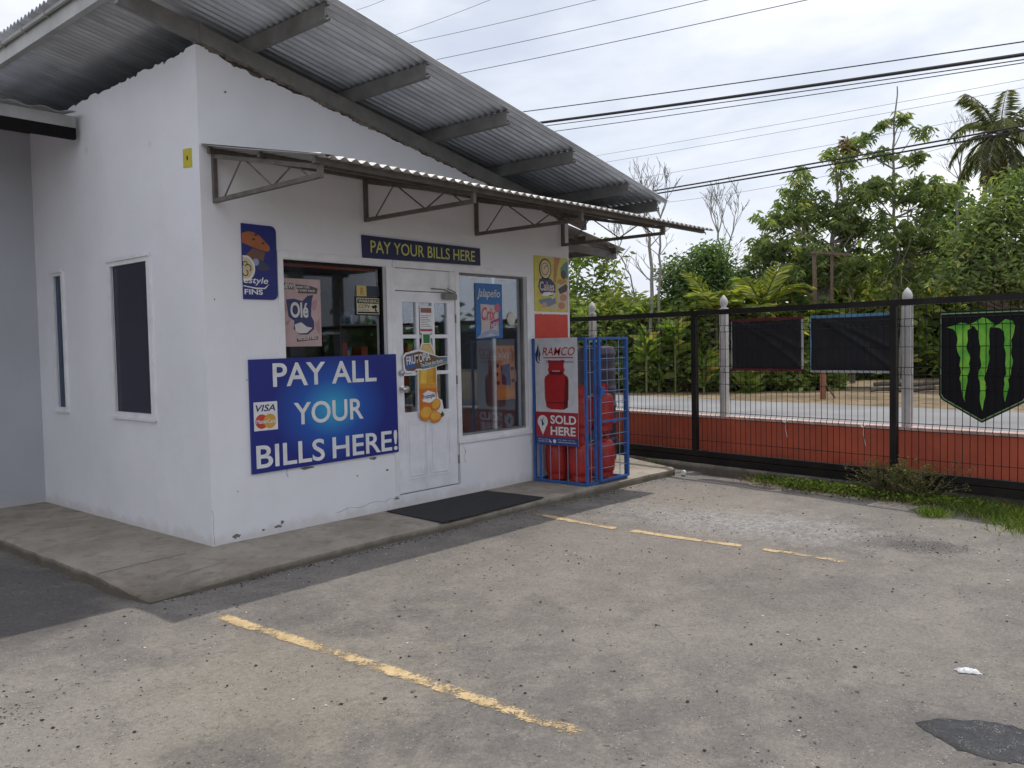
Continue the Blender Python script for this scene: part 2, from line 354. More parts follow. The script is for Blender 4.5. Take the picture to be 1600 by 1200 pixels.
M['rod'] = mat('pale_blue_rod', (.22, .32, .47), .4, .4)
M['tank'] = mat('dark_purple_plastic', (.045, .035, .065), .5, var=.2, vscale=5)
M['chrome'] = mat('steel_knob', (.6, .6, .6), .25, 1)
M['road'] = mat('road_surface', (.26, .26, .27), .9, bump=.4, bscale=40, col2=(.18, .18, .185), vscale=.5)
M['bark'] = mat('bark', (.17, .145, .12), .9, bump=.8, bscale=30, col2=(.09, .075, .06), vscale=6)
M['palebark'] = mat('pale_bark', (.30, .28, .26), .9, bump=.5, bscale=30, col2=(.17, .155, .14), vscale=5)
M['wood'] = mat('weathered_wood', (.21, .15, .11), .9, bump=.5, bscale=40, col2=(.11, .08, .06), vscale=8)
M['cable'] = mat('black_cable', (.02, .02, .022), .6)
M['thincable'] = mat('grey_cable', (.16, .16, .18), .6)
def flat(n, c, rough=.45): 
    k = 'f_' + n
    if k not in M: M[k] = mat(n, c, rough, var=.14, vscale=9, spec=.2 if max(c) < .04 else .5)
    return M[k]
WHITE = flat('print_white', (.72, .73, .74)); NAVY = flat('print_navy', (.012, .016, .10)); INK = flat('print_black', (.012, .012, .014))
YEL = flat('print_yellow', (.55, .55, .13)); REDP = flat('print_red', (.50, .02, .025)); ORG = flat('print_orange', (.75, .27, .03))
# ------------------------------------------------------------------ ground
HOLE = [(.36, -5.29), (.43, -5.33), (.50, -5.375), (.545, -5.47), (.585, -5.56), (.575, -5.68), (.60, -5.80), (.50, -5.93), (.36, -5.93), (.26, -5.83), (.215, -5.70), (.19, -5.58), (.205, -5.48), (.27, -5.40), (.31, -5.33)]
def inpoly(x, y, P):
    r = False; j = len(P) - 1
    for i in range(len(P)):
        if (P[i][1] > y) != (P[j][1] > y) and x < (P[j][0] - P[i][0]) * (y - P[i][1]) / (P[j][1] - P[i][1]) + P[i][0]: r = not r
        j = i
    return r
def gh(x, y):
    z = -.1 + .012 * noise.noise((x * .7, y * .7, 0)) + .006 * noise.noise((x * 2.3, y * 2.3, 3)) + .002 * noise.noise((x * 9, y * 9, 5))
    # lower gutter strip in front of the boundary curb
    e = x - (5.5 + .22 * (y + 3))
    z += .03 * math.exp(-((y + 1.0) / .35) ** 2) * (1 if x < 3 else max(0, 1 - (x - 3)))
    if y < -1 and x > 3: z -= .03 / (1 + math.exp(-(x - (6.0 if y > -1.9 else 5.42 + .28 * (y + 3))) * 14))
    return z
def build_ground():
    xs = np.concatenate([[-900, -300, -100, -40, -20, -12, -8], np.arange(-6, 7.6, .05), [8, 9, 10.5, 12, 14, 16, 18, 20, 23, 27, 32, 40, 60, 100, 200, 400, 1200]])
    ys = np.concatenate([[-900, -300, -100, -40, -20, -12, -9], np.arange(-7.2, 1.6, .05), [2, 3, 4.5, 6, 8, 11, 15, 20, 26, 34, 50, 90, 200, 400, 1200]])
    vs = []; 
    for y in ys:
        for x in xs:
            near = -6.1 < x < 7.7 and -7.3 < y < 1.7
            z = gh(x, y) if near else -.1 - (.0 if x < 8 else .02)
            vs.append((x, y, z))
    nx = len(xs); fs = [(j * nx + i, j * nx + i + 1, (j + 1) * nx + i + 1, (j + 1) * nx + i) for j in range(len(ys) - 1) for i in range(nx - 1)]
    b = MB(); b.add(vs, fs); tag(b.build('ground', M['ground'], smooth=True), kind='structure')
build_ground()
# road beyond the boundary wall
def road():
    d = Vector((.17, 1, 0)).normalized(); b = MB(); n = 60; vs = []
    for i in range(n + 1):
        y = -120 + 300 * i / n
        for k, off in enumerate((9.0, 18.35 + .25 * noise.noise((y * .3, 0, 0)))): vs.append((off + .17 * y, y, -.096))
    b.add(vs, [(2 * i, 2 * i + 1, 2 * i + 3, 2 * i + 2) for i in range(n)]); tag(b.build('road', M['road']), kind='structure')
road()
# tar filled pothole
def puddle():
    m = newmat('wet_tar', .45, .35); g = NG(m)
    c = g.mix(g.ramp(g.noise(30, 5, .7), .4, .7), (.022, .023, .028), (.05, .051, .058))
    sp = g.math('MULTIPLY', g.ramp(g.vor(110), .26, .16), g.ramp(g.noise(11, 3), .5, .56)); c = g.mix(sp, c, (.42, .42, .42)); d = g.math('ADD', g.dist((.40, -5.62, -.1), 4.6, 3.0, 0), g.math('MULTIPLY', g.noise(14, 6, .75), .5)); c = g.mix(g.ramp(d, .95, 1.2, 0, .8), c, (.018, .018, .02))  # pale spots are bright glints painted into the tar colour; rim is darker
    g.out(c, g.bump(g.noise(60, 5, .7), .8, .008), g.ramp(g.noise(8, 4), .35, .65, .3, .7))
    b = MB(); P = []
    for i in range(len(HOLE)):
        a, c2 = Vector(HOLE[i]), Vector(HOLE[(i + 1) % len(HOLE)])
        for k in range(4):
            q = a.lerp(c2, k / 4); P.append((q.x + .022 * noise.noise((q.x * 22, q.y * 22, 1)) + .008 * noise.noise((q.x * 70, q.y * 70, 1)), q.y + .022 * noise.noise((q.x * 22, q.y * 22, 9)) + .008 * noise.noise((q.x * 70, q.y * 70, 9))))
    cx, cy = .4, -5.6; n = len(P); vs = [(cx, cy, gh(cx, cy) + .004)]; fs = []
    for r in (.25, .5, .75, .93, 1.0):
        for x, y in P:
            X, Y = cx + (x - cx) * r, cy + (y - cy) * r; vs.append((X, Y, gh(X, Y) + (.006 if r < .95 else .001) + (.006 * abs(noise.noise((X * 50, Y * 50, 0))) if r > .9 else 0)))
    for i in range(n): fs.append((0, 1 + i, 1 + (i + 1) % n))
    for k in range(4):
        for i in range(n): j = (i + 1) % n; fs.append((1 + k * n + i, 1 + (k + 1) * n + i, 1 + (k + 1) * n + j, 1 + k * n + j))
    b.add(vs, fs); tag(b.build('tar_patch', m, smooth=True), kind='structure')
puddle()
# faded yellow parking lines
def line_mat():
    m = bpy.data.materials.new('worn_yellow'); m.use_nodes = True; g = NG(m); b = g.b; b.inputs['Roughness'].default_value = .8
    c = g.mix(g.ramp(g.noise(12, 5), .35, .65), (.44, .32, .17), (.60, .45, .25)); g.out(c, g.bump(g.noise(60, 5), .4, .004))
    at = g.t.nodes.new('ShaderNodeAttribute'); at.attribute_name = 'edge'
    a = g.math('ADD', g.math('ADD', g.math('MULTIPLY', g.noise(16, 8, .8), .5), g.math('MULTIPLY', g.noise(75, 6, .8), .5)), g.math('MULTIPLY', g.noise(3, 4), .4)); a = g.math('SUBTRACT', a, at.outputs['Fac'])
    g.t.links.new(g.ramp(a, .635, .70), b.inputs['Alpha']); return m
M['yline'] = line_mat()
def yline(a, b_, w, wear, name='parking_line'):
    a = Vector(a); b_ = Vector(b_); d = (b_ - a); Ln = d.length; d.normalize(); s = Vector((-d.y, d.x)); n = int(Ln / .04); K = 6; vs = []; fs = []; ed = []
    for i in range(n + 1):
        for k in range(K + 1):
            u = (k / K - .5) * 2
            p = a + d * (Ln * i / n) + s * (u * w / 2); vs.append((p.x, p.y, gh(p.x, p.y) + .004))
            ed.append(wear(i / n) + .16 * abs(u) ** 3 + .2 * max(0, 1 - min(i, n - i) / 3))
    for i in range(n):
        for k in range(K): q = i * (K + 1) + k; fs.append((q, q + 1, q + K + 2, q + K + 1))
    mb = MB(); mb.add(vs, fs); o = mb.build(name, M['yline']); at = o.data.attributes.new('edge', 'FLOAT', 'POINT'); at.data.foreach_set('value', ed)
    tag(o, kind='structure')
yline((-.77, -1.40), (-.65, -4.30), .125, lambda t: -.02 + (.05 if .36 < t < .40 or .70 < t < .73 else 0) + .03 * t)
yline((2.86, -.86), (2.90, -4.15), .11, lambda t: -.03 + (.25 if .35 < t < .40 or .73 < t < .77 else 0) + (.04 if t < .1 else 0))
# ------------------------------------------------------------------ sidewalk
def sidewalk():
    X0, X1, Y0, Y1 = -.97, 5.87, -.875, 5.0
    xs = list(np.arange(X0, 6.61, .04)); ys = list(np.arange(Y0, Y1, .05)); 
    def top(x, y):
        t = math.exp(-(((x + .95) / .6) ** 2 + ((y + .88) / .5) ** 2)); return 0 - .05 * t + .003 * noise.noise((x * 3, y * 3, 0))
    vs = []; idx = {}
    b = MB(); nx = len(xs); ny = len(ys)
    def edge(x, y, i, j):
        if j == 0: y = y + .012 * noise.noise((x * 5, 0, 1)) + .022 * noise.noise((x * 1.3, 4, 1)) + (.0 if x > .2 else -.03 * math.exp(-((x + .3) / .5) ** 2))
        if i == 0: x = x + .012 * noise.noise((y * 5, 7, 1)) + .02 * noise.noise((y * 1.5, 3, 1))
        if i == nx - 1: x = 6.53 + .13 * y + .0
        elif x > 5.87 + (y + .875) * .35: x = min(x, 6.53 + .13 * y)
        if y < .3 and x > 5.87 + (y + .875) * .5: x = 5.87 + (y + .875) * .5 + .0001 * i
        return x, y
    for j, y in enumerate(ys):
        for i, x in enumerate(xs):
            X, Y = edge(x, y, i, j); z = top(X, Y)
            if i == 0 or j == 0: z -= .012 + .006 * abs(noise.noise((X * 15, Y * 15, 2)))
            vs.append((X, Y, z))
    fs = [(j * nx + i, j * nx + i + 1, (j + 1) * nx + i + 1, (j + 1) * nx + i) for j in range(ny - 1) for i in range(nx - 1)]
    n0 = len(vs)
    # rough vertical faces at the front and left
    for i in range(nx):
        x, y, z = vs[i]; q = .02 * noise.noise((x * 6, 3, 5)) + .014 * noise.noise((x * 21, 3, 5)); vs.append((x, y + .006 + q, (z - .14) / 2 - .0)); vs.append((x, y - .004 + q, -.16))
    for i in range(nx - 1): a = n0 + 2 * i; fs += [(i + 1, i, a, a + 2), (a + 2, a, a + 1, a + 3)]
    n1 = len(vs)
    for j in range(ny):
        x, y, z = vs[j * nx]; q = .02 * noise.noise((3, y * 6, 5)) + .014 * noise.noise((3, y * 21, 5)); vs.append((x + .006 + q, y, (z - .14) / 2)); vs.append((x - .004 + q, y, -.16))
    for j in range(ny - 1): a = n1 + 2 * j; fs += [(j * nx, (j + 1) * nx, a + 2, a), (a, a + 2, a + 3, a + 1)]
    n2 = len(vs)
    for j in range(ny):
        x, y, z = vs[j * nx + nx - 1]; vs.append((x + .01, y, -.16))
    for j in range(ny - 1): fs.append(((j + 1) * nx + nx - 1, j * nx + nx - 1, n2 + j, n2 + j + 1))
    b.add(vs, fs); o = b.build('sidewalk', M['walk'], smooth=True); tag(o, kind='structure')
    j = MB()
    for p, q in (((-.965, -.07), (-.25, -.03)), ((-.62, -.55), (-.2, -.52))):
        n = 24; P = [Vector((p[0] + (q[0] - p[0]) * k / n, p[1] + (q[1] - p[1]) * k / n + .006 * noise.noise((k * .6, p[0], 0)))) for k in range(n + 1)]
        vs = []
        for k, a in enumerate(P):
            w = .005 * (1 if p[0] < -.9 else .6); vs += [(a.x, a.y - w, top(a.x, a.y) + .0025), (a.x, a.y + w, top(a.x, a.y) + .0025)]
        j.add(vs, [(2 * k, 2 * k + 2, 2 * k + 3, 2 * k + 1) for k in range(n)])
    tag(j.build('sidewalk_joint', M['chip']), kind='structure')
sidewalk()
# low boundary curb under the gate
def gx(y): return 6.62 + .15 * y
def curb():
    b = MB(); n = 120; vs = []
    for i in range(n + 1):
        y = -8.5 + 12 * i / n; xf = 6.53 + .13 * y + .012 * noise.noise((y * 4, 0, 0)); z = .0 + .012 * noise.noise((y * 3, 5, 0))
        vs += [(xf - .02, y, -.2), (xf - .006 + .01 * noise.noise((y * 9, 1, 1)), y, -.05), (xf + .006, y, z - .01), (xf + .02, y, z), (gx(y) + .2, y, z + .002), (gx(y) + .2, y, -.2)]
    fs = [(6 * i + k, 6 * i + k + 1, 6 * i + 6 + k + 1, 6 * i + 6 + k) for i in range(n) for k in range(5)]
    b.add(vs, [f[::-1] for f in fs]); tag(b.build('kerb', M['curb'], smooth=False), kind='structure')
curb()
# ------------------------------------------------------------------ the shop
shop = empty('shop_building', (2.4, 1.7, 0), 'white plastered corner shop with sloping corrugated roof, awning and glazed front', 'building')
def zr(x): return 4.345 - .196 * x
def jag(s, t): return .03 * noise.noise((s * 5, t, 0)) + .028 * noise.noise((s * 19, t, 2)) - .012
def shop_walls():
    b = MB(); T = .15
    xs = [0, .746, 1.914, 2.0, 2.89, 2.925, 4.05, 4.881]; zlo, zhi = .633, 2.392
    def blk(x0, x1, z0, z1): b.box(x0, x1, 0, T, z0, z1)
    blk(0, .746, -.1, 2.46); blk(.746, 1.914, -.1, zlo); blk(1.914, 2.0, -.1, 2.46); blk(2.0, 2.89, -.1, .125); blk(2.89, 2.925, -.1, 2.46)
    blk(2.925, 4.05, -.1, zlo); blk(4.05, 4.881, -.1, 2.46)
    blk(.746, 1.914, zhi, 2.46); blk(2.0, 2.89, 2.40, 2.46); blk(2.925, 4.05, zhi, 2.46)
    # upper gable with its ragged plaster top
    n = 160; X = [4.881 * i / n for i in range(n + 1)]; vs = []
    for x in X:
        z = zr(x) - .285 + jag(x, 0) - .03 * math.exp(-((x - .55) / .25) ** 2); z = max(z, 2.5)
        vs += [(x, 0, 2.46), (x, 0, z), (x, T, z), (x, T, 2.46)]
    fs = []
    for i in range(n):
        a = 4 * i; c = a + 4; fs += [(a, c, c + 1, a + 1), (a + 1, c + 1, c + 2, a + 2), (a + 2, c + 2, c + 3, a + 3)]
    fs += [(0, 1, 2, 3), (4 * n + 3, 4 * n + 2, 4 * n + 1, 4 * n)]
    b.add(vs, fs)
    b.build('front_wall', M['wall'], shop)
    b = MB(); Y = [T, .941, 1.659, 2.797, 3.002, 4.9]
    z0, z1 = 1.053, 2.404
    b.box(0, T, T, .941, -.1, 2.5); b.box(0, T, .941, 1.659, -.1, z0); b.box(0, T, .941, 1.659, z1, 2.5); b.box(0, T, 1.659, 2.797, -.1, 2.5)
    b.box(0, T, 2.797, 3.002, -.1, z0); b.box(0, T, 2.797, 3.002, z1, 2.5); b.box(0, T, 3.002, 4.9, -.1, 2.5)
    n = 120; vs = []
    for i in range(n + 1):
        y = T + (4.9 - T) * i / n; z = 4.06 + jag(y, 5) - .02
        if i == 0: z = zr(0) - .285 + jag(0, 0)
        vs += [(0, y, 2.5), (0, y, z), (T, y, z), (T, y, 2.5)]
    fs = []
    for i in range(n):
        a = 4 * i; c = a + 4; fs += [(c, a, a + 1, c + 1), (c + 1, a + 1, a + 2, c + 2), (c + 2, a + 2, a + 3, c + 3)]
    b.add(vs, fs); b.build('side_wall', M['wall'], shop)
    b = MB(); b.box(4.731, 4.881, T, 4.9, -.1, 3.05); b.build('side_wall', M['wall'], shop)
    b = MB(); b.box(T, 4.731, 4.75, 4.9, -.1, 3.05); b.build('rear_wall', M['wall'], shop)
    b = MB(); b.box(T, 4.731, T, 4.75, .06, .1); b.build('interior_floor', M['intfloor'], shop)
    b = MB(); b.box(T + .001, 4.73, T + .001, 4.749, 2.62, 2.66); b.build('ceiling', M['intceil'], shop)
    b = MB(); b.box(T, 4.73, 3.1, 3.15, .1, 2.62); b.build('partition', M['int'], shop)
    b = MB(); b.box(.7, 4.1, .152, .18, 2.35, 2.61); b.build('lintel_board', M['redstrip'], shop)
    # bare spots where paint has come off
    F = Fr((0, 0, 0), (1, 0, 0))
    for i, (x, z, rx, rz) in enumerate([(.216, .05, .05, .022), (.47, .055, .022, .010), (.62, .06, .045, .016), (.66, .09, .02, .02), (1.70, .535, .05, .016), (.93, .535, .10, .014), (1.87, .40, .02, .012), (1.5, .39, .012, .008),
                                    (.09, 2.02, .006, .008), (.36, 1.35, .008, .006), (.24, .42, .006, .006), (3.2, .57, .05, .012), (1.99, .10, .04, .012), (.25, 3.72, .014, .012)]):
        rx *= .8; rz *= .8
        P = [(x + rx * math.cos(t) * (1 + .8 * noise.noise((math.cos(t) * 2, math.sin(t) * 2, i * 3.7))), z + rz * math.sin(t) * (1 + .8 * noise.noise((math.cos(t) * 2, math.sin(t) * 2, i * 1.7)))) for t in [k * .35 for k in range(18)]]
        b = MB(); b.prism(P, F, 0, .0025); b.build('bare_patch', M['chip'], shop)
    for (pp, fr_) in (([(2.0, .13), (1.94, .10), (1.9, .12), (1.83, .09), (1.70, .115), (1.55, .085), (1.38, .10), (1.2, .07)], F), ([(.004, .30), (.012, .22), (.006, .14), (.014, .06), (.008, .0)], F), ([(2.93, .55), (2.98, .47), (2.95, .40), (2.99, .33)], F), ([(.75, .60), (.72, .52), (.74, .46)], F), ([(4.05, .56), (4.09, .49), (4.07, .42)], F)):
        q_ = []
        for (a0, b0), (a1, b1) in zip(pp[:-1], pp[1:]):
            for k in range(4): q_.append((a0 + (a1 - a0) * k / 4 + .006 * noise.noise((a0 * 30 + k, b0 * 30, 1)), b0 + (b1 - b0) * k / 4 + .006 * noise.noise((a0 * 20 + k, b0 * 30, 6))))
        b = MB(); b.prism(q_ + [(x + .0016, z - .0022) for x, z in q_[::-1]], fr_, 0, .0016); b.build('plaster_crack', M['chip'], shop)
    # grime line of mortar along the ragged top of the gable
    b = MB(); n = 200; vs = []
    for i in range(n + 1):
        x = -.0 + 4.87 * i / n; z = zr(x) - .275; vs += [(x, .03, z - .10), (x, .03, z + .02)]
    b.add(vs, [(2 * i, 2 * i + 2, 2 * i + 3, 2 * i + 1) for i in range(n)])
    for i in range(n // 2):
        x = .02 + 4.8 * (i + .3 * noise.noise((i * 3.3, 1, 1))) / (n / 2); z = zr(x) - .272; r = .016 + .03 * abs(noise.noise((i * 5.1, 2, 2)))
        b.box(x - r * 1.6, x + r * 1.6, -.012 - .01 * abs(noise.noise((i * 1.7, 0, 0))), .03, z - r, z + .004)
    b.build('mortar_bed', M['mortar'], shop)
shop_walls()
def corr(x0, x1, y0, y1, zf, along, period, amp, mat_, name, parent, seg=8, rough=0):
    # along: axis on which the ridges run
    b = MB()
    if along == 'x':
        s = np.arange(y0, y1 + 1e-6, period / seg); t = np.linspace(x0, x1, 9)
        vs = [(x + (.006 * noise.noise((y * 9, 3, 3)) if k in (0, 8) else 0), y, zf(x, y) + amp * math.sin(2 * math.pi * (y - y0) / period) + rough * noise.noise((x * .9, y * .9, 3))) for y in s for k, x in enumerate(t)]
    else:
        s = np.arange(x0, x1 + 1e-6, period / seg); t = np.linspace(y0, y1, 9)
        vs = [(x, y + (.006 * noise.noise((x * 9, 3, 3)) if k == 0 else 0), zf(x, y) + amp * math.sin(2 * math.pi * (x - x0) / period) + rough * noise.noise((x * .9, y * .9, 3))) for x in s for k, y in enumerate(t)]
    n = len(t); b.add(vs, [(j * n + i, j * n + i + 1, (j + 1) * n + i + 1, (j + 1) * n + i) for j in range(len(s) - 1) for i in range(n - 1)])
    o = b.build(name, mat_, parent, smooth=False); o.data.polygons.foreach_set('use_smooth', [True] * len(o.data.polygons))
    m = o.modifiers.new('t', 'SOLIDIFY'); m.thickness = .0015; m.offset = 0; return o
roof = corr(-.70, 5.42, -1.12, 5.4, lambda x, y: zr(x), 'x', .082, .017, M['roof'], 'roof', shop, rough=.010)
def roof_frame():
    F = 1.03
    def chan(b, x, y0, y1, h):
        z = zr(x) - .019
        b.box(x - .003, x + .003, y0, y1, z - h, z); b.box(x + .003, x + .05, y0, y1, z - h, z - h + .005); b.box(x + .003, x + .05, y0, y1, z - .005, z)
        b.box(x + .046, x + .05, y0, y1, z - h + .005, z - h + .02)
        b.tube([(x + .025, y0 - .012, z - h + .03), (x + .025, y0 + .03, z - h + .03)], .008, 6)
    for x in (.50, 1.54, 2.58, 3.62, 4.66, 5.28):
        b = MB(); chan(b, x, -F, 5.2, .12); b.build('purlin', M['steelgrey'], roof)
    b = MB(); x = -.62; z = zr(x) - .019
    b.box(x - .004, x + .05, -F - .03, 5.2, z - .16, z - .0); b.build('fascia', M['fascia'], roof)
    b = MB(); b.tube([(x - .03, -F - .03, z - .02), (x - .03, 5.2, z - .02)], .02, 8)
    for k in range(12): b.box(x - .055, x - .0045, -.8 + k * .5, -.79 + k * .5, z - .05, z)
    b.build('gutter_bead', M['fascia'], roof)
    for y in (0.02, 3.58):
        b = MB(); y1 = y + .06
        x0, x1 = -.61, 5.25; zz = lambda x: zr(x) - .135
        vs = [(x0, y, zz(x0) - .135), (x1, y, zz(x1) - .135), (x1, y1, zz(x1) - .135), (x0, y1, zz(x0) - .135), (x0, y, zz(x0)), (x1, y, zz(x1)), (x1, y1, zz(x1)), (x0, y1, zz(x0))]
        if y < 1: vs = [(v[0], v[1] - .034, v[2]) for v in vs]
        b.add(vs, [(0, 3, 2, 1), (4, 5, 6, 7), (0, 1, 5, 4), (1, 2, 6, 5), (2, 3, 7, 6), (3, 0, 4, 7)])
        if y < 1: b.box(.035, .05, -.022, -.0145, zz(0) - .14, zz(0) + .01)
        b.build('rafter', M['steelgrey'], roof)
roof_frame()
# awning over the front
AW = lambda x, y: 3.255 + y * .213
awn = corr(.02, 5.72, -1.55, -.003, AW, 'y', .098, .013, M['awn'], 'awning', shop, rough=.008)
def awning_frame():
    b = MB()
    for y, w in ((-1.43, .04), (-.75, .035), (-.04, .04)):
        z = AW(0, y) - .016; b.box(.06, 5.66, y - w / 2, y + w / 2, z - w, z)
    b.build('awning_rail', M['truss'], awn)
    b = MB(); b.add([(.02, -1.55, AW(0, -1.55) + .012), (.16, -1.55, AW(0, -1.55) + .02), (.16, -.003, AW(0, 0) + .02), (.02, -.003, AW(0, 0) + .012)], [(0, 1, 2, 3)])
    o = b.build('awning_flashing', M['awn'], awn); m = o.modifiers.new('s', 'SOLIDIFY'); m.thickness = .002
    for x in (.12, 1.68, 3.21, 4.75):
        b = MB(); w = .034
        zt = lambda y: AW(0, y) - .016 - .042 - w / 2
        b.bar((x, -w / 2 - .001, 2.80), (x, -w / 2 - .001, zt(0) + .02), w, w, (0, 1, 0))
        b.bar((x, -w, 2.80 + w / 2), (x, -1.44, 2.80 + w / 2), w, w)
        b.bar((x, -w, zt(-w)), (x, -1.44, zt(-1.44)), w * .98, w * .98)
        b.bar((x, -1.44 + w / 2, 2.802), (x, -1.44 + w / 2, AW(0, -1.44) - .02), w * 1.03, w * 1.03, (0, 1, 0))
        zb = 2.80 + w
        for (ya, za), (yb, zb2) in (((-.16, zb), (-.42, zt(-.42))), ((-.46, zt(-.46)), (-.82, zb)), ((-.86, zb), (-1.10, zt(-1.1))), ((-1.14, zt(-1.14)), (-1.28, zb))):
            b.tube([(x, ya, za), (x, yb, zb2)], .007, 6)
        b.build('truss', M['truss'], awn)
awning_frame()
def side_leanto():
    z = lambda x, y: 3.12 - (x - 4.88) * .16
    s = corr(4.89, 6.35, .10, 4.8, z, 'x', .1, .012, M['awn'], 'side_awning', shop)
    b = MB()
    b.bar((4.90, .2, 2.86), (6.2, .2, 2.80), .05, .09); b.bar((6.1, .1, 2.86), (6.1, 4.6, 2.86), .05, .08); b.bar((5.4, .1, 2.96), (5.4, 4.6, 2.96), .04, .07)
    b.bar((4.90, .22, 3.04), (6.2, .22, 2.86), .04, .05)
    b.build('side_awning_beam', M['truss'], s)
side_leanto()
# windows of the shop
def frame_rect(b, x0, x1, z0, z1, w, y0, y1):
    b.box(x0, x0 + w, y0, y1, z0, z1); b.box(x1 - w, x1, y0, y1, z0, z1); b.box(x0 + w, x1 - w, y0, y1, z1 - w, z1); b.box(x0 + w, x1 - w, y0, y1, z0, z0 + w)
def front_window(x0, x1, z0, z1, mull=None):
    b = MB(); frame_rect(b, x0 - .055, x1 + .055, z0 - .06, z1 + .066, .055, -.012, .003)
    if mull: b.box(x0 - .06, x1 + .06, -.024, -.0125, z0 - .07, z0 - .035)
    fr_ = b.build('window', M['paint'], shop)
    b = MB(); frame_rect(b, x0, x1, z0, z1, .022, .045, .09); b.build('inner_frame', M['black'] if mull is None else M['steelgrey'], fr_)
    if mull:
        b = MB(); b.box(mull - .02, mull + .02, .0715, .10, z0 + .022, z1 - .022); b.build('mullion', M['paint'], fr_)
    b = MB(); b.box(x0 + .02, x1 - .02, .064, .07, z0 + .02, z1 - .02); b.build('pane', M['glass'], fr_)
front_window(.746, 1.914, .633, 2.392)
front_window(2.925, 4.05, .633, 2.392, 3.56)
def side_window(y0, y1, z0, z1, gm, w):
    b = MB()
    b.box(-.018, .004, y0 - w, y0, z0 - w, z1 + w); b.box(-.018, .004, y1, y1 + w, z0 - w, z1 + w); b.box(-.018, .004, y0, y1, z1, z1 + w); b.box(-.018, .004, y0, y1, z0 - w, z0)
    b.box(-.032, -.0185, y0 - w - .01, y1 + w + .01, z1 + w - .02, z1 + w + .012); b.box(-.03, -.0185, y0 - w - .005, y1 + w + .005, z0 - w - .005, z0 - w + .02)
    f = b.build('window', M['paint'], shop)
    b = MB(); b.box(.012, .016, y0, y1, z0, z1); b.build('pane', gm, f)
    b = MB(); b.box(.05, .06, y0, y1, z0, z1); b.build('blind', flat('blind_dark' if gm is M['dkglass'] else 'blind_blue', (.035, .02, .045) if gm is M['dkglass'] else (.07, .10, .13)), f)
side_window(.941, 1.659, 1.053, 2.404, M['dkglass'], .06)
side_window(2.797, 3.002, 1.053, 2.404, M['blglass'], .05)
# header strip above windows
b = MB(); b.box(2.0, 2.87, -.0145, .0, 2.392, 2.458); b.build('header_trim', M['paint'], shop)
# door
def door():
    b = MB(); b.box(1.972, 2.025, -.01, .06, .125, 2.39); b.box(2.866, 2.868 + .0, -.01, .06, .125, 2.39); b.box(2.025, 2.866, -.01, .06, 2.168, 2.21)
    b.box(2.025, 2.866, .02, .05, 2.21, 2.39)
    b.box(2.79, 2.866, -.01, .019, 2.21, 2.39)
    df = b.build('door_frame', M['paint'], shop)
    d0, d1, z0, z1, y0, y1 = 2.033, 2.858, .137, 2.16, .0, .042
    cols = [(2.12, 2.305), (2.343, 2.525), (2.56, 2.745)]; rows = [(.945, 1.315), (1.352, 1.69), (1.728, 2.055)]
    b = MB(); b.box(d0, 2.12, y0, y1, z0, z1); b.box(2.745, d1, y0, y1, z0, z1); b.box(2.12, 2.745, y0, y1, 2.055, z1); b.box(2.12, 2.745, y0, y1, z0, .945)
    for a, c in ((2.305, 2.343), (2.525, 2.56)): b.box(a, c, y0, y1, .945, 2.055)
    for a, c in ((1.315, 1.352), (1.69, 1.728)):
        for u, v in cols: b.box(u, v, y0, y1, a, c)
    leaf = b.build('door', M['door'], shop)
    b = MB()
    for u, v in ((2.135, 2.405), (2.455, 2.745)):
        frame_rect(b, u, v, .265, .862, .012, -.006, -.0005); frame_rect(b, u + .03, v - .03, .295, .832, .012, -.009, -.0005)
        b.box(u + .042, v - .042, -.004, -.0005, .307, .82)
    b.build('raised_panel', M['door'], leaf)
    for u, v in cols:
        for a, c in rows:
            g = MB(); g.box(u, v, .018, .022, a, c); g.build('pane', M['glass'], leaf)
    b = MB(); b.lathe([(.0, -.0), (.032, 0), (.034, .012), (.028, .03), (.0, .034)]); b.v = [(2.078 + x, -.001 - z, 1.345 + y) for x, y, z in b.v]; b.build('deadbolt', M['chrome'], leaf, smooth=True)
    b = MB(); b.lathe([(0, 0), (.035, 0), (.036, .01), (.016, .015), (.014, .045), (.03, .055), (.036, .075), (.028, .09), (0, .094)]); b.v = [(2.085 + x, -.001 - z, 1.185 + y) for x, y, z in b.v]; b.build('handle', M['chrome'], leaf, smooth=True)
    b = MB(); b.box(2.66, 2.84, -.06, -.012, 2.095, 2.15); b.tube([(2.82, -.04, 2.15), (2.6, -.12, 2.185)], .008, 6); b.tube([(2.6, -.12, 2.185), (2.5, -.02, 2.2)], .008, 6); b.tube([(2.84, -.04, 2.17), (2.66, -.1, 2.20)], .006, 6)
    b.build('door_closer', M['steelgrey'], leaf)
    for z in (.35, 1.2, 1.85):
        b = MB(); b.box(2.86, 2.872, -.012, .0, z, z + .09); b.build('hinge', M['steelgrey'], leaf)
    b = MB(); b.box(2.35, 2.52, -.008, -.002, 1.74, 2.02); nt_ = b.build('notice_paper', WHITE, leaf)
    F = Fr((2.35, -.008, 1.74), (1, 0, 0)); b = MB(); b.prism([(.01, .21), (.16, .21), (.16, .26), (.01, .26)], F, 0, .001); b.build('notice_heading', flat('brown_print', (.25, .1, .07)), nt_)
    b = MB(); b.prism([(.0, .02), (.17, .02), (.17, .045), (.0, .045)], F, 0, .001); b.build('notice_footer', flat('pinkred', (.4, .06, .1)), nt_)
    b = MB()
    for k in range(7): b.prism([(.015, .07 + k * .018), (.15 - .02 * (k % 3), .07 + k * .018), (.15 - .02 * (k % 3), .074 + k * .018), (.015, .074 + k * .018)], F, 0, .001)
    b.build('notice_text', INK, nt_)
door()
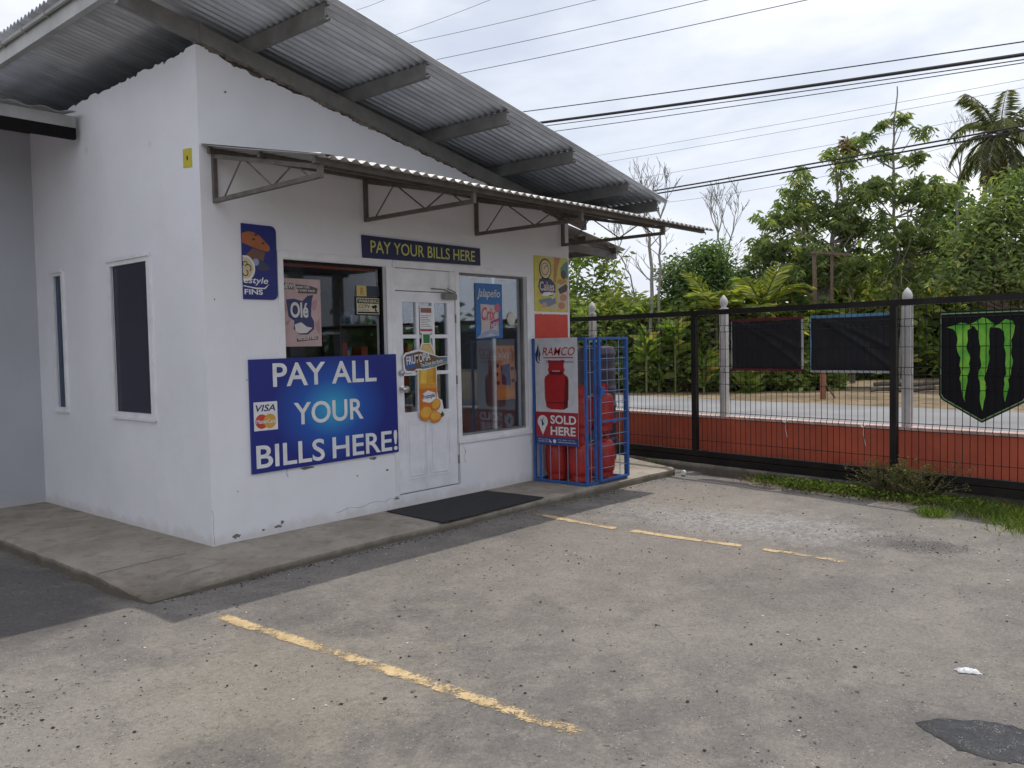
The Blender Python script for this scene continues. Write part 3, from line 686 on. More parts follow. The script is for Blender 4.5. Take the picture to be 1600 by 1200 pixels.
# things inside the shop, seen through the glass
def shelves():
    cols = [flat('pack%d' % i, c) for i, c in enumerate([(.6, .07, .05), (.7, .6, .12), (.08, .18, .5), (.75, .75, .72), (.12, .4, .15), (.6, .25, .08)])]
    rnd = random.Random(3)
    for (x0, x1, y, lab, n) in ((.8, 1.95, .75, 'dark display shelf of small packets inside the left window', 4), (2.9, 3.9, 1.3, 'tall dark shelf of goods inside the right hand window', 5), (2.1, 2.75, 1.0, 'narrow shelf of goods seen through the door panes', 5)):
        t = empty('display_shelf', ((x0 + x1) / 2, y, .1), lab, 'shelf')
        b = MB(); b.box(x0, x0 + .03, y, y + .35, .1, 2.2); b.box(x1 - .03, x1, y, y + .35, .1, 2.2); b.box(x0 + .03, x1 - .03, y + .33, y + .35, .1, 2.2); b.build('shelf_frame', flat('shelf_dark', (.06, .05, .05)), t)
        for k in range(n):
            z = .25 + k * 2.0 / n; b = MB(); b.box(x0 + .03, x1 - .03, y, y + .33, z, z + .02); b.build('shelf_board', flat('board', (.35, .33, .32)), t)
        for ci, cm in enumerate(cols):
            for k in range(n):
                z = .25 + k * 2.0 / n + .021; x = x0 + .05 + ci * .03
                while x < x1 - .2:
                    if rnd.random() < .6: h = rnd.uniform(.1, .2); b = MB(); b.box(x, x + .09, y + .03 + rnd.random() * .05, y + .2, z, z + h); b.build('packet', cm, t)
                    x += rnd.uniform(.12, .3)
shelves()
# ------------------------------------------------------------------ signs
FW = Fr((0, -.001, 0), (1, 0, 0))        # facade frame
def sign(name, label, cat, outline, m, fr=FW, a=.0, b_=.012, group=None):
    b = MB(); b.prism(outline, fr, a, b_); xs = [p[0] for p in outline]; zs = [p[1] for p in outline]
    root = empty(name, fr.P(sum(xs) / len(xs), min(zs), (a + b_) / 2), label, cat, group)
    b.build('board', m, root); return root
def rect(x0, x1, y0, y1): return [(x0, y0), (x1, y0), (x1, y1), (x0, y1)]
def shp(pts, m, root, name, fr=FW, off=.0135, th=.0012):
    b = MB(); pts = pts if isinstance(pts[0][0], (tuple, list)) else [pts]
    for p in pts: b.prism(p, fr, off - th, off)
    return b.build(name, m, root)
def blue_board_mat():
    m = newmat('blue_board', .35, .5); g = NG(m)
    d = g.dist((1.22, 0, 1.06), 1.45, 0, 1.9)
    r = g.t.nodes.new('ShaderNodeValToRGB'); e = r.color_ramp.elements; e[0].color = (.035, .36, .62, 1); e[0].position = .05; e[1].color = (.008, .018, .20, 1); e[1].position = .95
    k = e.new(.5); k.color = (.012, .085, .40, 1); g.t.links.new(d, r.inputs[0]); g.out(r.outputs[0]); return m
bb = sign('bill_payment_board', 'large bright blue board reading PAY ALL YOUR BILLS HERE! beside the door', 'sign', [(.373, .548), (2.008, .566), (2.003, 1.537), (.375, 1.521)], blue_board_mat(), b_=.022)
text('PAY ALL', FW, .597, 1.28, 1.15, .205, WHITE, bb, bold=0.0150, off=.0235)
text('YOUR', FW, .80, .93, .775, .20, WHITE, bb, bold=0.0150, off=.0235)
text('BILLS', FW, .412, .588, .705, .20, WHITE, bb, bold=0.0150, off=.0235)
text('HERE!', FW, 1.205, .588, .787, .20, WHITE, bb, bold=0.0150, off=.0235)
shp(rect(.40, .632, .912, 1.157), WHITE, bb, 'card_logo_panel', off=.0235)
text('VISA', FW, .42, 1.075, .19, .058, NAVY, bb, bold=0.0180, shear=.25, off=.0245)
shp(ell(.475, .99, .062, .062), flat('card_red', (.55, .05, .03)), bb, 'red_disc', off=.0245)
shp(ell(.555, .99, .062, .062), flat('card_amber', (.62, .33, .05)), bb, 'amber_disc', off=.0252)
text('MasterCard', FW, .42, .972, .19, .036, WHITE, bb, bold=0.0180, shear=.1, off=.0268)
pb = sign('bill_payment_banner', 'narrow navy banner with yellow PAY YOUR BILLS HERE above the door', 'sign', [(1.631, 2.46), (3.258, 2.479), (3.254, 2.664), (1.623, 2.672)], flat('banner_navy', (.012, .014, .075)), b_=.018)
text('PAY YOUR BILLS HERE', FW, 1.72, 2.512, 1.45, .118, YEL, pb, bold=0.0080, off=.0195)
# muffin sign, cut off on its left side
def rr(x0, x1, y0, y1, r):
    p = [(x0, y0)]
    p += [(x1 - r + r * math.cos(t), y0 + r + r * math.sin(t)) for t in [-math.pi / 2 + k * math.pi / 12 for k in range(7)]]
    p += [(x1 - r + r * math.cos(t), y1 - r + r * math.sin(t)) for t in [k * math.pi / 12 for k in range(7)]]
    return p + [(x0, y1)]
x0, y0 = .350, 2.03
mf = sign('muffin_sign', 'blue bakery sign with a brown muffin, rounded right corners, left of the windows', 'sign', rr(x0, .682, y0, 2.662, .05), flat('sign_blue', (.008, .015, .16)), b_=.012)
muf = flat('muffin_brown', (.36, .11, .035)); 
shp([(x0, 2.50), (x0, 2.58), (x0 + .06, 2.60), (x0 + .11, 2.595), (x0 + .17, 2.57), (x0 + .22, 2.525), (x0 + .26, 2.49), (x0 + .265, 2.455), (x0 + .24, 2.44), (x0 + .17, 2.45), (x0 + .08, 2.475)], muf, mf, 'muffin_top')
shp([(x0 + .03, 2.40), (x0 + .10, 2.46), (x0 + .22, 2.435), (x0 + .20, 2.36), (x0 + .1, 2.34)], flat('muffin_cup', (.16, .07, .05)), mf, 'muffin_cup', off=.0130)
shp([ell(x0 + .13, 2.575, .016, .008, 10), ell(x0 + .11, 2.535, .014, .009, 10), ell(x0 + .20, 2.51, .013, .009, 10)], flat('choc', (.06, .015, .01)), mf, 'chocolate_chip', off=.0145)
shp([(x0 + .12, 2.34), (x0 + .17, 2.37), (x0 + .235, 2.33), (x0 + .265, 2.29), (x0 + .2, 2.27), (x0 + .14, 2.285)], flat('berry', (.04, .045, .09)), mf, 'dark_berry', off=.0136)
shp(ell(x0 + .125, 2.345, .03, .03, 20), flat('pale_blue', (.25, .32, .5)), mf, 'cream_swirl', off=.0142)
shp([(x0, 2.185)] + [(x0 + .115 * math.cos(t), 2.29 + .115 * math.sin(t)) for t in [-1.1 + k * .14 for k in range(17)]] + [(x0, 2.395)], WHITE, mf, 'emblem_rim', off=.0148)
shp([(x0, 2.20)] + [(x0 + .098 * math.cos(t), 2.29 + .098 * math.sin(t)) for t in [-1.1 + k * .14 for k in range(17)]] + [(x0, 2.38)], flat('emblem_cream', (.62, .50, .30)), mf, 'emblem_disc', off=.0156)
def arcband(cx, cy, r, w, a0, a1, n=16):
    return [(cx + (r + w / 2) * math.cos(a0 + (a1 - a0) * i / n), cy + (r + w / 2) * math.sin(a0 + (a1 - a0) * i / n)) for i in range(n + 1)] + \
           [(cx + (r - w / 2) * math.cos(a1 - (a1 - a0) * i / n), cy + (r - w / 2) * math.sin(a1 - (a1 - a0) * i / n)) for i in range(n + 1)]
shp([arcband(x0 + .02, 2.25, .025, .008, -3, 1.2), arcband(x0 + .045, 2.29, .03, .008, -1, 2.6), arcband(x0 + .02, 2.325, .02, .007, 0, 4)], INK, mf, 'emblem_lines', off=.0164)
text('estyle', FW, x0 + .003, 2.148, .235, .07, WHITE, mf, bold=0.0120, shear=.2)
shp([(x0 + .0, 2.145), (x0 + .12, 2.13), (x0 + .2, 2.13), (x0 + .25, 2.165), (x0 + .21, 2.122), (x0 + .12, 2.118), (x0, 2.137)], WHITE, mf, 'swash')
text('FINS', FW, x0 + .008, 2.07, .175, .045, WHITE, mf, bold=0.0240)
# cakes sign
x0, x1, y0, y1 = 4.195, 4.84, 2.002, 2.655
ck = sign('cakes_sign', 'yellow cakes sign with pictures of cakes above the red painted square', 'sign', rect(x0, x1, y0, y1), flat('cake_yellow', (.58, .50, .06)), b_=.012)
shp([(x0 + .38, y1), (x0 + .5, y1), (x0 + .44, y1 - .12), (x0 + .40, y1 - .3), (x0 + .36, y1 - .3), (x0 + .37, y1 - .12)], flat('cake_orange', (.50, .18, .05)), ck, 'orange_ray')
shp([(x0 + .5, y1 - .12), (x0 + .56, y1 - .07), (x1, y1 - .03), (x1, y1 - .25), (x0 + .5, y1 - .2)], flat('cake_green', (.08, .22, .18)), ck, 'green_ray')
shp([(x0 + .42, y0 + .35), (x1, y0 + .35), (x1, y0 + .03), (x0 + .2, y0 + .03), (x0 + .42, y0 + .1)], flat('cake_cream', (.55, .46, .33)), ck, 'cream_patch')
shp(ell(x0 + .20, y1 - .15, .115, .125), INK, ck, 'emblem_outline', off=.0145)
shp(ell(x0 + .20, y1 - .15, .10, .11), flat('emblem_cream', (.62, .50, .30)), ck, 'emblem_disc', off=.0155)
shp([arcband(x0 + .19, y1 - .15, .07, .012, .6, 5.5), arcband(x0 + .22, y1 - .15, .04, .012, -1.5, 3.2)], flat('choc2', (.3, .15, .08)), ck, 'emblem_lines', off=.0165)
shp([(x0 + .09, y1 - .27), (x0 + .2, y1 - .24), (x0 + .31, y1 - .27), (x0 + .39, y1 - .33), (x0 + .39, y1 - .42), (x0 + .30, y1 - .47), (x0 + .1, y1 - .44), (x0 + .06, y1 - .36)], NAVY, ck, 'navy_cloud', off=.0145)
text('Cakes', FW, x0 + .085, y1 - .41, .28, .11, flat('emblem_pink', (.6, .45, .4)), ck, bold=0.0240, off=.0162)
shp([[(x0 + .12, y1 - .47), (x0 + .16, y1 - .43), (x0 + .28, y1 - .42), (x0 + .36, y1 - .44), (x0 + .30, y1 - .455), (x0 + .18, y1 - .475)], arcband(x0 + .33, y1 - .46, .032, .014, -2.5, 2)], WHITE, ck, 'swash', off=.0166)
shp([ell(x0 + .555, y1 - .20, .05, .055, 16), [(x0 + .44, y1 - .38), (x0 + .60, y1 - .31), (x1 - .01, y1 - .34), (x1 - .03, y1 - .40), (x0 + .48, y1 - .44)]], flat('choc_cake', (.05, .025, .02)), ck, 'chocolate_cake', off=.0150)
shp([(x0 + .42, y1 - .30), (x0 + .46, y1 - .26), (x1 - .04, y1 - .25), (x1 - .03, y1 - .29), (x0 + .5, y1 - .33)], flat('sponge', (.50, .22, .07)), ck, 'sponge_slice', off=.0152)
shp([ell(x0 + .545, y1 - .48, .065, .045, 16), ell(x0 + .51, y1 - .58, .07, .045, 16)], flat('sponge2', (.48, .20, .10)), ck, 'sponge_cake', off=.0154)
shp([(x0 + .06, y1 - .52), (x0 + .2, y1 - .5), (x0 + .38, y1 - .48), (x0 + .40, y1 - .55), (x0 + .25, y1 - .60), (x0 + .1, y1 - .57)], flat('greyblue', (.16, .20, .28)), ck, 'blue_packets', off=.0150)
shp([ell(x0 + .17, y1 - .58, .05, .035, 14)], flat('pinkcake', (.5, .3, .26)), ck, 'pink_cake', off=.0158)
# red painted square on the wall below it
b = MB(); P = [(4.195 + .64 * i / 30, 1.968 + .012 * noise.noise((i * .7, 1, 1)) + .006 * noise.noise((i * 2.7, 1, 1))) for i in range(31)]
b.prism([(4.192, 1.45), (4.838, 1.45)] + P[::-1], FW, 0, .003); rp = b.build('painted_square', M['redpaint'], shop)
# window posters
FG = Fr((0, .0635, 0), (1, 0, 0))
x0, x1, y0, y1 = .742, 1.183, 1.626, 2.233
ol = sign('milk_poster', 'pink poster of a blue and white pack on the left window, reading NEW', 'poster', rect(x0, x1, y0, y1), flat('poster_pink', (.47, .33, .33)), FG, 0, .003)
FO = dict(fr=FG)
DK = flat('poster_navy', (.025, .03, .12)); CRM = flat('poster_white', (.60, .58, .56))
shp([[(x0 + .17, y1 - .05), (x0 + .33, y1 - .06), (x0 + .41, y1 - .08), (x0 + .40, y1 - .13), (x0 + .2, y1 - .13)], [(x0 + .03, y1 - .04), (x0 + .16, y1 - .045), (x0 + .16, y1 - .10), (x0 + .02, y1 - .095)]], flat('poster_dark', (.09, .06, .06)), ol, 'heading_shadow', FG, .0045)
text('NEW!', FG, x0 + .03, y1 - .092, .13, .045, CRM, ol, off=.0065, bold=0.0240, shear=.2)
text('CREAMY TASTE', FG, x0 + .18, y1 - .085, .14, .02, CRM, ol, off=.0065, bold=0.0240)
text('IN EVERY PACK', FG, x0 + .18, y1 - .115, .20, .02, CRM, ol, off=.0065, bold=0.0240)
pk = [(x0 + .07, y1 - .19), (x0 + .15, y1 - .18), (x0 + .24, y1 - .2), (x0 + .30, y1 - .15), (x0 + .36, y1 - .14), (x0 + .34, y1 - .2), (x0 + .33, y1 - .33), (x0 + .36, y1 - .38), (x0 + .36, y1 - .45), (x0 + .29, y1 - .5), (x0 + .20, y1 - .5), (x0 + .14, y1 - .45), (x0 + .15, y1 - .38), (x0 + .09, y1 - .34)]
shp(pk, DK, ol, 'pack', FG, .0045)
shp([(x0 + .16, y1 - .47), (x0 + .15, y1 - .41), (x0 + .22, y1 - .39), (x0 + .28, y1 - .43), (x0 + .34, y1 - .44), (x0 + .28, y1 - .485), (x0 + .2, y1 - .49)], CRM, ol, 'milk_splash', FG, .0052)
text('Olé', FG, x0 + .11, y1 - .35, .19, .14, CRM, ol, off=.0065, bold=0.0300)
for mk in ([[(x0 + .33, y1 - .2), (x0 + .41, y1 - .18), (x0 + .38, y1 - .28), (x0 + .35, y1 - .28)], [(x0 + .03, y1 - .4), (x0 + .1, y1 - .37), (x0 + .13, y1 - .33), (x0 + .08, y1 - .42)], [(x0 + .04, y1 - .3), (x0 + .08, y1 - .29), (x0 + .05, y1 - .2)], [(x0 + .37, y1 - .4), (x0 + .42, y1 - .36), (x0 + .42, y1 - .5), (x0 + .38, y1 - .45)]]): shp(mk, flat('pink_shade', (.38, .22, .23)), ol, 'pink_brush_mark', FG, .0041)
shp([(x0 + .17, y1 - .565), (x0 + .40, y1 - .545), (x0 + .40, y1 - .515), (x0 + .17, y1 - .535)], flat('poster_dark', (.09, .06, .06)), ol, 'footer_shadow', FG, .0045)
text('THE CRAZE IS REAL!', FG, x0 + .18, y1 - .555, .21, .022, CRM, ol, off=.0065, bold=0.0240, shear=.15, rot=.08)
x0, x1, y0, y1 = 1.585, 1.885, 1.915, 2.095
cc = sign('camera_warning_sign', 'small cream WARNING CCTV sign at the right edge of the left window', 'sign', rect(x0, x1, y0, y1), INK, FG, 0, .004)
CG = flat('cctv_cream', (.55, .50, .35))
shp(rect(x0 + .012, x1 - .012, y0 + .012, y1 - .012), CG, cc, 'cream_face', FG, .0052)
shp(rect(x0 + .02, x1 - .02, y1 - .065, y1 - .02), INK, cc, 'black_band', FG, .0062)
text('WARNING', FG, x0 + .03, y1 - .058, .24, .032, CG, cc, off=.0075, bold=0.0180)
text('CCTV', FG, x0 + .03, y1 - .11, .14, .034, INK, cc, off=.0075, bold=0.0180)
text('IN OPERATION', FG, x0 + .03, y0 + .045, .13, .012, INK, cc, off=.0075)
shp([[(x0 + .19, y1 - .09), (x0 + .25, y1 - .075), (x0 + .265, y1 - .1), (x0 + .21, y1 - .115)], [(x0 + .235, y1 - .105), (x0 + .245, y1 - .105), (x0 + .26, y1 - .14), (x0 + .235, y1 - .14)], rect(x0 + .02, x1 - .02, y0 + .02, y0 + .036)], INK, cc, 'camera_mark', FG, .0066)
rs = sign('reversed_notice', 'small yellow and dark blue notice above the camera warning sign', 'notice', rect(1.60, 1.88, 2.10, 2.20), flat('notice_dark', (.02, .025, .04)), FG, 0, .003)
shp(rect(1.60, 1.72, 2.10, 2.20), flat('notice_yellow', (.5, .42, .15)), rs, 'yellow_half', FG, .0045)
text('R', FG, 1.645, 2.112, .045, .07, flat('notice_orange', (.45, .16, .02)), rs, off=.006, bold=0.0240)
x0, x1, y0, y1 = 3.245, 3.69, 1.684, 2.296
cx_ = sign('cracker_poster', 'tall blue cracker poster reading Jalapeño on the right window', 'poster', rect(x0, x1, y0, y1), flat('poster_blue', (.018, .13, .38)), FG, 0, .003)
text('Jalapeño', FG, x0 + .03, y1 - .18, .38, .12, CRM, cx_, off=.005, bold=0.0120, shear=.25)
shp([(x0 + .07, y0 + .01), (x0 + .09, y0 + .12), (x0 + .08, y1 - .23), (x0 + .38, y1 - .24), (x0 + .37, y0 + .15), (x0 + .38, y0 + .03)], flat('poster_cream', (.50, .43, .40)), cx_, 'cracker_pack', FG, .0045)
text('Crix', FG, x0 + .09, y0 + .20, .24, .15, flat('crix_pink', (.50, .07, .14)), cx_, off=.0062, bold=0.0240, shear=.25)
shp(ell(x0 + .36, y1 - .27, .05, .05, 20), flat('crix_pink2', (.45, .10, .16)), cx_, 'round_badge', FG, .0056)
shp([(x0 + .23, y0 + .10), (x0 + .40, y0 + .17), (x0 + .42, y0 + .24), (x0 + .24, y0 + .19)], flat('badge_purple', (.28, .04, .16)), cx_, 'new_badge', FG, .0068)
text('NEW', FG, x0 + .25, y0 + .115, .14, .05, CRM, cx_, off=.0082, bold=0.0180, shear=.2, rot=.25)
shp([[(x0 + .0, y0), (x0 + .1, y0 + .0), (x0 + .24, y0 + .06), (x0 + .36, y0 + .02), (x0 + .38, y0 + .08), (x0 + .25, y0 + .1), (x0 + .1, y0 + .06)]], flat('pale_blue', (.25, .32, .5)), cx_, 'pale_splash', FG, .0056)
P = []
for k in range(32): r = .085 if k % 2 == 0 else .064; P.append((3.845 + r * .95 * math.cos(k * math.pi / 16), 1.905 + r * math.sin(k * math.pi / 16)))
sign('burst_sticker', 'plain white starburst sticker beside the blue cracker poster', 'sticker', P, flat('burst_cream', (.55, .53, .45)), FG, 0, .003)
x0, x1, y0, y1 = 3.62, 4.0, .97, 1.60
FI = Fr((0, .16, 0), (1, 0, 0))
op = sign('orange_poster', 'orange brown snack poster standing behind the right window pane', 'poster', rect(x0, x1, y0, y1), flat('poster_orange', (.62, .24, .09)), FI, 0, .004)
shp([(x0 + .15, y0 + .18), (x0 + .30, y0 + .16), (x0 + .29, y0 + .42), (x0 + .13, y0 + .40)], DK, op, 'dark_pack', FI, .0055)
text('CRUNCHY', FI, x0 + .06, y1 - .15, .26, .07, CRM, op, off=.006, bold=0.0120)
shp([ell(x0 + a, y0 + c, .03, .025, 12) for a, c in ((.06, .3), (.08, .2), (.33, .36), (.34, .22), (.07, .4))], flat('choc', (.06, .015, .01)), op, 'snack_pieces', FI, .0055)
shp(ell(x0 + .22, y0 + .08, .14, .05, 18), flat('print_orange', (.75, .27, .03)), op, 'orange_blob', FI, .0055)
# juice bottle cut-out on the door
def bottle():
    F = Fr((0, -.0125, 0), (1, 0, 0)); cx = 2.425
    outline = [(-.055, .0), (-.075, .03), (-.13, .045), (-.135, .12), (-.135, .50), (-.125, .62), (-.105, .72), (-.065, .80), (-.062, .90), (.055, .90), (.058, .80), (.10, .72), (.125, .62), (.135, .50), (.13, .30), (.15, .22), (.20, .2), (.225, .08), (.20, .04), (.10, -.01)]
    Y0 = .845
    root = sign('juice_bottle_cutout', 'cardboard cut-out of an orange juice bottle with green cap hung on the white door', 'cut-out', [(cx + x, Y0 + y) for x, y in outline], WHITE, F, 0, .006)
    o = .0072
    body = [(-.122, .10), (-.124, .50), (-.114, .62), (-.095, .71), (-.055, .785), (.045, .785), (.088, .71), (.113, .62), (.122, .50), (.12, .10)]
    shp([(cx + x, Y0 + y) for x, y in body], flat('juice_amber', (.62, .33, .03)), root, 'juice_body', F, o)
    shp([(cx - .10, Y0 + .385), (cx - .02, Y0 + .385), (cx - .0, Y0 + .6), (cx - .08, Y0 + .6)], flat('juice_light', (.72, .48, .08)), root, 'juice_highlight', F, o + .0004)
    shp([(cx + .07, Y0 + .385), (cx + .118, Y0 + .385), (cx + .11, Y0 + .6), (cx + .085, Y0 + .62)], flat('juice_dark', (.50, .22, .02)), root, 'juice_edge', F, o + .0004)
    shp([(cx - .124, Y0 + .33), (cx + .122, Y0 + .33), (cx + .122, Y0 + .375), (cx - .124, Y0 + .375)], flat('label_top', (.62, .28, .03)), root, 'label_top', F, o + .0020)
    shp([(cx - .09, Y0 + .60), (cx - .085, Y0 + .70), (cx - .05, Y0 + .775), (cx + .04, Y0 + .775), (cx + .08, Y0 + .7), (cx + .095, Y0 + .60)], flat('juice_pale', (.60, .47, .22)), root, 'bottle_neck', F, o + .0008)
    shp([(cx - .045, Y0 + .795), (cx + .04, Y0 + .795), (cx + .045, Y0 + .885), (cx - .05, Y0 + .885)], flat('cap_green', (.02, .18, .04)), root, 'green_cap', F, o + .0008)
    shp([(cx - .124, Y0 + .10), (cx + .12, Y0 + .10), (cx + .122, Y0 + .36), (cx - .124, Y0 + .36)], flat('label_orange', (.55, .15, .02)), root, 'bottle_label', F, o + .0016)
    shp([(cx - .08, Y0 + .20), (cx - .07, Y0 + .28), (cx - .0, Y0 + .31), (cx + .10, Y0 + .28), (cx + .11, Y0 + .21), (cx + .02, Y0 + .18)], WHITE, root, 'label_patch', F, o + .0024)
    text('Frutopia', F, cx - .072, Y0 + .205, .17, .06, NAVY, root, off=o + .0034, bold=0.0240, rot=.12)
    bn = [(-.30, .50), (-.325, .53), (-.335, .66), (-.30, .70), (-.12, .735), (.02, .70), (.16, .655), (.30, .655), (.30, .58), (.18, .56), (.05, .535), (-.04, .52), (-.16, .52), (-.20, .495)]
    shp([(cx + x, Y0 + y) for x, y in bn], WHITE, root, 'slogan_plaque', F, .0105, .003)
    shp([(cx + x * .95, Y0 + .61 + (y - .61) * .82) for x, y in bn], flat('plaque_brown', (.14, .08, .05)), root, 'plaque_fill', F, .0114)
    shp([(cx + x, Y0 + y) for x, y in ((-.29, .535), (-.30, .66), (-.2, .68), (-.16, .55))], flat('plaque_blue', (.04, .10, .28)), root, 'blue_corner', F, .0120)
    shp([(cx + x, Y0 + y) for x, y in ((-.08, .53), (-.05, .575), (.28, .64), (.285, .59), (.1, .55))], flat('plaque_blue2', (.05, .2, .35)), root, 'blue_strip', F, .0120)
    text('FRUTOPIA', F, cx - .285, Y0 + .575, .33, .085, WHITE, root, off=.0132, bold=0.0180, rot=.14, shear=.1)
    text('The Drink that Rocks', F, cx - .10, Y0 + .552, .32, .038, WHITE, root, off=.0136, bold=0.0120, rot=.13)
    text('YOUR LUNCHTIME!', F, cx + .0, Y0 + .548, .28, .030, flat('amber_text', (.6, .42, .12)), root, off=.0140, bold=0.0120, rot=.10)
    for k, (x, y, rx, ry, rt) in enumerate(((-.035, .075, .095, .078, .1), (.105, .155, .07, .06, .6), (.09, .03, .085, .06, -.1))):
        nm = ('orange_half', 'whole_orange', 'orange_wedge')[k]
        shp(ell(cx + x, Y0 + y, rx, ry, 22, rt), flat('orange_skin', (.62, .20, .02)), root, nm, F, .0105 + k * .002)
        shp(ell(cx + x, Y0 + y + .01, rx * .82, ry * .72, 22, rt), flat('orange_flesh', (.70, .38, .06)), root, 'flesh', F, .0115 + k * .002)
    shp([(cx + .14, Y0 + .03), (cx + .2, Y0 + .08), (cx + .225, Y0 + .04), (cx + .17, Y0 + .01)], flat('leafgreen', (.03, .1, .03)), root, 'leaf', F, .0105)
bottle()
# small yellow tag on the side wall
FS = Fr((0, 0, 0), (0, -1, 0))
yt = sign('yellow_tag', 'small yellow tag high on the side wall near the corner', 'tag', [(-.25, 3.105), (-.112, 3.092), (-.108, 3.245), (-.248, 3.258)], flat('tag_yellow', (.55, .47, .04)), FS, 0, .004)
shp(ell(-.18, 3.175, .012, .02, 10), INK, yt, 'black_mark', FS, .0055)
# ------------------------------------------------------------------ mat
b = MB(); n = 30; top_ = [(1.741, -.90), (3.247, -.855), (3.22, -.07), (1.80, -.06)]
def matP(u, v): 
    a = Vector(top_[0]).lerp(Vector(top_[1]), u); c = Vector(top_[3]).lerp(Vector(top_[2]), u); return a.lerp(c, v)
vs = []; fs = []
for j in range(9):
    for i in range(n + 1): p = matP(i / n, j / 8); vs.append((p.x, p.y, .014 + .004 * noise.noise((p.x * 2, p.y * 2, 8))))
for j in range(8):
    for i in range(n): a = j * (n + 1) + i; fs.append((a, a + 1, a + n + 2, a + n + 1))
b.add(vs, fs); o = b.build('door_mat', M['mat']); mm = o.modifiers.new('s', 'SOLIDIFY'); mm.thickness = .01; mm.offset = -1
tag(o, 'wide black rubber mat on the sidewalk in front of the door', 'door mat')
# ------------------------------------------------------------------ gas cage
def cage():
    X0, X1, Y0, Y1, H = 4.10, 4.88, -.80, -.05, 1.675
    t = empty('gas_cage', ((X0 + X1) / 2, (Y0 + Y1) / 2, 0), 'blue steel cage holding red gas cylinders at the shop corner', 'cage')
    w = .03; b = MB()
    for x, y in ((X0, Y0), (X0, Y1), (X1, Y1)): b.box(x - w / 2, x + w / 2, y - w / 2, y + w / 2, .002, H)
    b.box(X1 - w / 2, X1 + w / 2, Y0 - w / 2, Y0 + w / 2, .002, H); b.box(X0 - .012, X0 + .012, -.15, -.12, .04, H - .03)
    for z in (.02, H - .015):
        b.box(X0 + w / 2, X1 - w / 2, Y0 - w / 2, Y0 + w / 2, z - w / 2, z + w / 2); b.box(X0 + w / 2, X1 - w / 2, Y1 - w / 2, Y1 + w / 2, z - w / 2, z + w / 2)
        b.box(X0 - w / 2, X0 + w / 2, Y0 + w / 2, Y1 - w / 2, z - w / 2, z + w / 2); b.box(X1 - w / 2, X1 + w / 2, Y0 + w / 2, Y1 - w / 2, z - w / 2, z + w / 2)
    b.box(4.255, 4.285, Y0 - w / 2, Y0 + w / 2, .036, H - .031)
    b.build('cage_frame', M['blue'], t, bevel=.003)
    b = MB(); r = .0038
    for k in range(6): y = Y1 - .125 * (k + 1) + .02; b.tube([(X0, y, .02), (X0, y, H - .02)], r, 6)
    for k in range(6): z = .2 + .27 * k; b.tube([(X0, Y0, z), (4.27, Y0, z)], r, 6)
    b.tube([(4.185, Y0 + .004, .02), (4.185, Y0 + .004, H - .02)], r, 6)
    for k in range(2): y = Y1 - .25 * (k + 1); b.tube([(X1, y, .02), (X1, y, H - .02)], r, 6)
    for k in range(3): z = .5 * (k + 1) - .1; b.tube([(X1, Y0, z), (X1, Y1, z)], r, 6)
    for k in range(5): y = Y1 - .125 * (k + 1); b.tube([(X0, y, H - .01), (X1, y, H - .01)], r, 6)
    b.build('cage_rods', M['rod'], t)
    b = MB(); y0 = Y0 - .05; y1 = Y0 - .02; xa, xb = 4.295, 4.885
    b.box(xa, xa + .035, y0, y1, .03, H); b.box(xb - .035, xb, y0, y1, .03, H); b.box(xa + .035, xb - .035, y0, y1, .03, .055); b.box(xa + .035, xb - .035, y0, y1, H - .03, H)
    b.box(xa + .035, xb - .035, y0 + .004, y1 - .004, .70, .725)
    dr = b.build('cage_door', M['blue'], t, bevel=.003)
    b = MB()
    for k in range(12):
        z = .055 + .125 * (k + 1)
        if abs(z - .71) > .05: b.tube([(xa + .03, (y0 + y1) / 2, z), (xb - .03, (y0 + y1) / 2, z)], r, 6)
    b.tube([(4.72, y1 - .004, .05), (4.72, y1 - .004, H - .02)], .004, 6)
    b.build('door_rods', M['rod'], dr)
    b = MB(); b.box(4.29, 4.37, y0 - .02, y0 - .001, 1.02, 1.11); b.box(4.27, 4.30, y0 - .03, y0 - .021, 1.0, 1.08); b.tube([(4.26, y0 - .02, 1.06), (4.42, y0 - .02, 1.06)], .008, 8); b.build('latch', M['blue'], dr)
    # poster on the side
    F = Fr((X0 - .017, -.09, .444), (0, -1, 0)); Wd, Hh = .612, 1.232
    g = sign('gas_poster', 'white and red gas poster with SOLD HERE tied to the cage side', 'poster', rect(0, Wd, 0, Hh), flat('poster_offwhite', (.60, .61, .65)), F, 0, .004)
    shp(rect(0, Wd, .09, .38), flat('poster_red', (.36, .015, .03)), g, 'red_band', F, .0052)
    shp(rect(0, Wd, 0, .09), flat('poster_blue_band', (.02, .05, .22)), g, 'blue_band', F, .0052)
    text('SOLD', F, .215, .245, .37, .10, WHITE, g, off=.0065, bold=0.0270); text('HERE', F, .215, .115, .36, .10, WHITE, g, off=.0065, bold=0.0270)
    pin = [(.10, .11), (.05, .21)] + [(.10 + .075 * math.cos(a), .265 + .075 * math.sin(a)) for a in [math.pi * 1.15 - k * math.pi * 1.3 / 16 for k in range(17)]] + [(.15, .21)]
    shp(pin, WHITE, g, 'map_pin', F, .0062)
    shp([[(.09, .21), (.12, .235), (.10, .28), (.125, .33), (.085, .28)], [(.075, .25), (.08, .30), (.1, .32), (.07, .29)]], NAVY, g, 'pin_flame', F, .0072)
    text('RAMCO', F, .11, 1.03, .47, .095, flat('ramco_red', (.45, .015, .02)), g, off=.0062, bold=0.004, shear=.25)
    shp([rect(.12, .56, 1.0, 1.012)], flat('ramco_red', (.45, .015, .02)), g, 'underline', F, .0058)
    text('Trusted for Generations', F, .16, .945, .40, .032, flat('poster_navy', (.025, .03, .12)), g, off=.0062)
